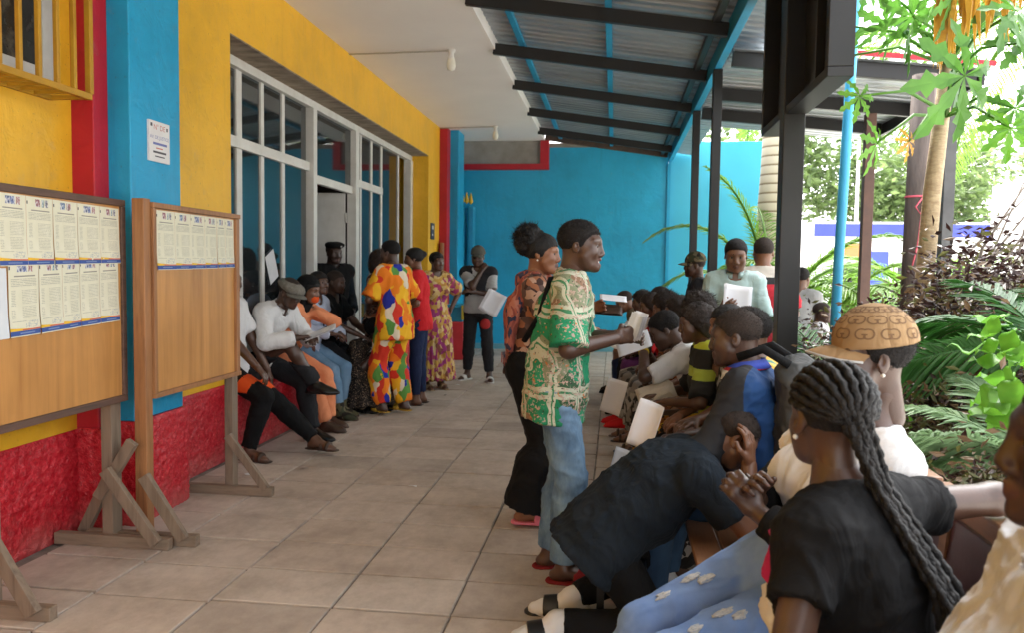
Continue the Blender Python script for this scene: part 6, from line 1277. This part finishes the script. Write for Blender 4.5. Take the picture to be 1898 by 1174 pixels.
# man bent over with head in hands
p = Person('person', (.09, 3.26, 0), R_(8), 'man in dark tee hunched over with his face in his hands', H=1.70, tone=2, pelvis=(-.12, 0, .42), lean=42, bend=16, head=(0, 40, 0), hands=(('w', .50, 3.36, .76), ('w', .54, 3.20, .74)), elbows=((.4, .4, -1), (.35, -.25, -1)), feet=((-.22, .18, 0), (-.30, -.06, 0)), knees=((1, .3, .5), (1, -.1, .5)), toes=(172, 184), hair='buzz', curl=(.3, .3), palms=(V3(-.7, -.6, .2), V3(-.7, .6, .2)), hdirs=(V3(.1, 0, 1), V3(.05, .05, 1)), wide=1.16, belly=.6)
p.top(NAVY, sleeve=.68, g=.024, hem=.13, flare=.03, amp=.007, sl_flare=.024, dirn=(1, .3, .6)); p.bottom(BLACK, g=.02, gl=.02); p.shoes('slide', LEATHER, sole=LEATHER, sock=WHITE)
st = empty('low_stool', (-.02, 3.30, 0), 'low black plastic stool under the hunched man', 'stool'); wb(MB().box((-.06, 3.20, .23), (.16, 3.42, .265)), 'seat', LEATHER, st, bev=.01)
for sx in (-.03, .13):
    for sy in (3.24, 3.39): wb(MB().box((sx-.015, sy-.015, 0), (sx+.015, sy+.015, .229)), 'leg', LEATHER, st)
# ---- reclining woman in tan cap and ripped jeans
p = Person('person', (.53, 2.40, 0), R_(204), 'woman in tan monogram cap and ripped light jeans with clasped hands', group=ROW, H=1.74, sex='f', tone=3, pelvis=(0, 0, .60), lean=-16, bend=8, side=20, head=(-22, 2, 0), wide=.9, headoff=(-.005, -.02, .04), hands=(('w', .40, 2.24, .84), ('w', .41, 2.30, .85)), elbows=((-.3, .8, -.5), (-.2, -.8, -.6)), feet=((.62, .10, 0), (.60, -.12, 0)), knees=((1, .15, .9), (1, -.15, .9)), sit=True, hair='short', curl=(.62, .62), palms=(V3(0, -1, .1), V3(0, 1, .1)), hdirs=(V3(.5, -.35, .8), V3(.5, .35, .8)))
p.top(BLACK, sleeve=1.85, g=.014, hem=.0, name='long_sleeve_top'); p.top(WHITE, sleeve=.55, g=.024, hem=-.16, amp=.006); je = p.bottom(LJEANS, g=.012, gl=.014, amp=.006); p.shoes('shoe', WHITE); b_ = MB(); b_.tube([tuple(p.N+p.l1*.09+p.u1*.03), tuple(p.N+p.l1*.13-p.u1*.02), tuple(p.sh[0]+p.l1*.02)], .010, 6); b_.build('pink_trim', MAG, p.e, True); earring(p, 0)
for i in (0, 1):     # frayed rips on the thighs
    a, b2 = p.hip[i], p.kn[i]; d = unit(b2-a); n = unit(np.cross(d, p.l0)); n = n if n[2] > 0 else -n; s_ = np.cross(n, d)
    for t, w, sh in ((.52, .030, .25), (.60, .036, -.1), (.82, .024, .0)):
        c = a+(b2-a)*t; r = (.082*1.06+(.056-.082*1.06)*t)*p.k+.0165; nn = unit(n+s_*sh); V, Q = S().ell(c+nn*(r-.0028), (w, .014, .0042), np.stack([d, np.cross(nn, d), nn], 1), k=.004).mesh(.0035)
        V = V+vnoise(V*130)[:, None]*.012*d+vnoise(V*120+4)[:, None]*.002*nn; qobj('frayed_rip', [(V, Q, 0)], pm('frayed_cotton', (.66, .64, .58), (.26, .34, .46), 70, .9, .6, 200, .003, kind='Object', sc=(1, 3.5, 1)), je)
CAPT = cloth('tan_canvas', (.31, .20, .10), (.27, .17, .085), .3, 300); cp_ = p.cap(CAPT, CAPT, edge=LGREY)
MONO = cloth('brown_print', (.17, .10, .055), None, 0)
def cap_letters(p, cap, spots, ch='G'):
    cu = bpy.data.curves.new('mark', 'FONT'); cu.body = ch; cu.size = .042; cu.align_x = 'CENTER'; cu.align_y = 'CENTER'; cu.resolution_u = 4; to = bpy.data.objects.new('t', cu); me0 = bpy.data.meshes.new_from_object(to); bpy.data.objects.remove(to)
    C, Rr = V3(-.012, 0, .050), V3(.113, .0954, .1046)
    for (az, el, fl, ro) in spots:
        me = me0.copy(); me.materials.clear(); me.materials.append(MONO); d = V3(cos(el)*cos(az), cos(el)*sin(az), sin(el)); u = unit(np.cross(d, np.cross((0, 0, 1.), d))); r = np.cross(u, d); cr, sr = cos(ro), sin(ro); out = []
        for v in me.vertices: x, y = v.co.x*fl, v.co.y; x, y = cr*x-sr*y, sr*x+cr*y; q_ = unit(d*.1-(r*x)*-1+u*y); out.append(C+q_*Rr*1.008)
        out = p.H(np.array(out))
        for v, o_ in zip(me.vertices, out): v.co = o_
        ob = bpy.data.objects.new('printed_mark', me); COL.objects.link(ob); ob.parent = cap
sp_ = []
for az in (-.2, .45, 1.05, 1.65, 2.3, 2.95):
    for j, el in enumerate((.22, .62, 1.0)): a = az+.3*(j % 2); sp_ += [(a-.17/cos(el)*.6, el, 1, .1), (a+.17/cos(el)*.6, el, -1, -.1)]
cap_letters(p, cp_, sp_)
# ---- braided woman in black tee, back turned
def braids(p, rows, gather, hang, n2, seed=1, rad=.0085):
    C, Rr = V3(-.013, 0, .044), V3(.103, .083, .088); g = random.Random(seed)
    hr_ = p.hmesh('hair', S().ell((-.013, 0, .042), (.099, .079, .083)), HAIR, hair_cut, .001, 120)
    def tube(pts, r, ph, par, nm='braid'):
        P_ = [Vector(tuple(x)) for x in pts]; L = [0]
        for i in range(1, len(P_)): L.append(L[-1]+(P_[i]-P_[i-1]).length)
        n = max(6, int(L[-1]/.0055)); out = []; rs = []
        for i in range(n+1):
            t = L[-1]*i/n; j = max(k for k in range(len(L)) if L[k] <= t+1e-9); j = min(j, len(L)-2); q = P_[j].lerp(P_[j+1], (t-L[j])/(L[j+1]-L[j]+1e-9)); w = t/.016*pi+ph
            out.append(q+Vector((.0018*sin(w), .0018*cos(w), 0))); rs.append(r*(.80+.28*abs(sin(w)))*(1-.35*max(0, i/n-.7)))
        mb = MB(); mb.tube(out, rs, 7); mb.build(nm, HAIR, par, True)
    for j in range(rows):
        th = -1.75+3.5*j/(rows-1); s0 = unit(V3(.62*cos(th*.55)+.12, sin(th)*.98, .62*cos(th)+.10)); e0 = unit(V3(-.88, sin(th)*.30, -.30+.14*cos(th))); mid = unit(V3(-.15, sin(th)*.95, .95*cos(th)+.14)); pts = []
        for i in range(15):
            t = i/14; q = unit((1-t)**2*s0+2*t*(1-t)*mid+t*t*e0); pts.append(p.H(np.array([C+q*Rr*1.02]))[0])
        tube(pts, rad, g.uniform(0, 6), hr_, 'cornrow')
    for j in range(n2):
        o1, o2 = g.uniform(-1, 1), g.uniform(-1, 1); pts = []; a = p.H(np.array([C+unit(V3(-.9, .35*o1, -.2+.3*o2))*Rr]))[0]; pts.append(a)
        for k, h in enumerate(hang): pts.append(np.asarray(h)+p.l1*.045*o1*(.6+.35*k)+p.f1*.018*o2+V3(0, 0, .02*o2))
        m = [np.array(pts[0])]
        for i in range(1, len(pts)): m += [(pts[i-1]+pts[i])/2+V3(0, 0, .004), pts[i]]
        tube(m, rad*g.uniform(.85, 1.05), g.uniform(0, 6), hr_)
p = Person('person', (.565, 1.64, 0), R_(148), 'woman with long black braids in black tee, back turned to camera', group=ROW, H=1.70, sex='f', tone=3, cell=.0075, pelvis=(0, 0, .545), sit=True, lean=9, bend=5, twist=-12, wide=.93, hscale=.95, head=(-34, 2, 0), hands=((.30, .22, .62), ('w', 1.15, 1.98, .99)), elbows=((-.1, .7, -.8), (-.4, -.8, .2)), feet=((.50, .12, 0), (.52, -.12, 0)), curl=(.4, .35), palms=(V3(0, 0, -1), V3(0, 0, -1)), hair=None)
p.top(BLACK, sleeve=.46, g=.016, hem=.06, amp=.007, sl_flare=.010, dirn=(.3, .5, 1)); p.bottom(BLACK, g=.010, gl=.010, amp=.004); p.shoes('shoe', WHITE); earring(p, 0)
braids(p, 13, None, [p.N-p.f1*.075+V3(0, 0, .03), p.C-p.f1*.155-p.l1*.03, p.Wa-p.f1*.150-p.l1*.06, p.P-p.f1*.15-p.l1*.075+V3(0, 0, .03)], 15)
q = empty('handbag', (.40, 1.93, .70), 'crumpled magenta and white cloth bag on the braided woman lap', 'bag'); V, Q = S().ell((0, 0, .10), (.035, .045, .075)).ell((.01, .01, .16), (.03, .03, .03), k=.03).mesh(.008); V = folds(V, Q, .016, 26, 3, (.4, .5, .6)); qobj('pink_cloth', [(V, Q, 0)], MAG, q); V, Q = S().ell((.02, -.05, -.02), (.06, .09, .05)).ell((0, -.02, .02), (.05, .06, .05), k=.03).mesh(.008); V = folds(V, Q, .016, 22, 4, (.6, .5, .2)); qobj('white_cloth', [(V, Q, 0)], WHITE, q)
# ---- nearest woman, right edge
p = Person('person', (.66, 1.20, 0), R_(168), 'nearest woman in white top with black straps, cut by right frame edge', group=ROW, H=1.80, sex='f', tone=5, cell=.0075, pelvis=(0, 0, .56), sit=True, lean=-5, bend=4, wide=1.1, head=(0, 0, 0), hands=((.30, .16, .66), (.34, -.10, .64)), feet=((.48, .12, 0), (.5, -.12, 0)), hair=None)
p.top(cloth('off_white', (.58, .60, .64), (.50, .52, .56)), sleeve=.8, g=.026, hem=.06, amp=.009, name='sweatshirt'); p.bottom(GREY, g=.012); p.shoes('shoe', BLACK); earring(p, 0, pm('gold', (.6, .38, .1), None, 5, .25, 0, metal=1))
braids(p, 11, None, [p.N-p.f1*.06+p.l1*.06+V3(0, 0, .0), p.C-p.f1*.10+p.l1*.10, p.Wa-p.f1*.12+p.l1*.13], 9, 4)
b_ = MB(); b_.tube([tuple(p.N+p.l1*.10+V3(0, 0, -.005)), tuple(p.sh[0]-p.l1*.03+p.f1*.10-p.u1*.03), tuple(p.C+p.f1*.13+p.l1*.10)], .012, 6); b_.tube([tuple(p.N+p.l1*.11-p.f1*.02+p.u1*.02), tuple(p.sh[0]+p.l1*.055+p.f1*.02-p.u1*.0), tuple(p.sh[0]+p.l1*.07+p.f1*.07-p.u1*.10), tuple(p.C+p.f1*.16+p.l1*.12-p.u1*.02)], .020, 8); b_.build('strap', BLACK, p.e, True)
cu_o = p.sh[0]+p.l1*.075-p.u1*.07+p.f1*.01; text('printed_letter', 'C', .07, BLACK, p.e, lambda u, v, w: tuple(V3(*p.loc)+cu_o+V3(-u*.9, .012, v)))
# ================================================================ standing beyond the benches
p = std('man in camouflage cap and dark tee standing beyond the bench', .86, 8.25, 182, H=1.66, tone=3, hair='buzz', head=(0, 2, 0)); p.top(GREY, sleeve=.8); p.bottom(BLACK); p.shoes('shoe', BLACK); p.cap(CAMO, CAMO); p.hmesh('beard', S().ell((.045, 0, -.078), (.050, .048, .036)), HAIR, lambda F, X, Y, Z: np.maximum(F, Z+.062-.0*X).astype(np.float32), .002, 80)
p = std('man in pale teal polo reading a white paper', 0.92, 6.35, -96, H=1.74, tone=2, hair='short', head=(0, 16, 0), hands=((.30, .10, 1.16), (.32, -.10, 1.22)), curl=(.5, .5), palms=(V3(-1, 0, .1), V3(-1, 0, .1)), wide=.95); p.top(LTEAL, sleeve=.95, g=.018, hem=.1, amp=.008); p.collar(LTEAL); p.bottom(GREY); p.shoes('shoe', BLACK)
paper('paper_sheets', p.world(V3(.36, .0, 1.26)), (.3, -1, .25), (.1, .2, 1), .21, .29, PAPER, 'white paper read by the man in teal polo', sheets=2)
p = std('man in white, black and red striped polo seen from behind', 1.24, 6.95, 84, H=1.78, tone=4, hair='buzz', wide=1.05); p.top(REDBLK, sleeve=.9, g=.028, hem=.1, amp=.007); p.collar(BLACK); p.bottom(BLACK); p.shoes('shoe', BLACK)
p = Person('person', (2.05, 9.2, -.15), R_(60), 'passer-by in grey top and blue jeans beyond the black post', H=1.70, tone=2, pelvis=(0, 0, .93), hair='short'); p.top(LGREY, sleeve=1.9); p.bottom(MJEANS); p.shoes('shoe', WHITE)
p = Person('person', (2.05, 8.3, -.15), R_(-20), 'child in white shirt among the shrubs', H=1.34, tone=3, pelvis=(0, 0, .73), hair='buzz', hscale=1.12); p.top(WHITE, sleeve=.9); p.bottom(INDIGO); p.shoes('shoe', BLACK)
for k, (c, nr, w, h, lb) in enumerate((((.02, 6.0, .55), (-.4, -.8, .2), .17, .26, 'white sheet hanging from a knee behind the green shirt man'), ((.10, 7.4, .86), (-.3, -.6, .7), .18, .24, 'white sheet held on the fourth bench'), ((.06, 4.05, .50), (-.5, -.8, .2), .12, .18, 'small white sheet beside the hunched man back'), ((.16, 8.8, .84), (-.3, -.6, .7), .18, .24, 'white sheet held on the far bench'))):
    paper('paper_sheet', c, nr, (.2, 0, 1), w, h, PAPER, lb, curve=.02)
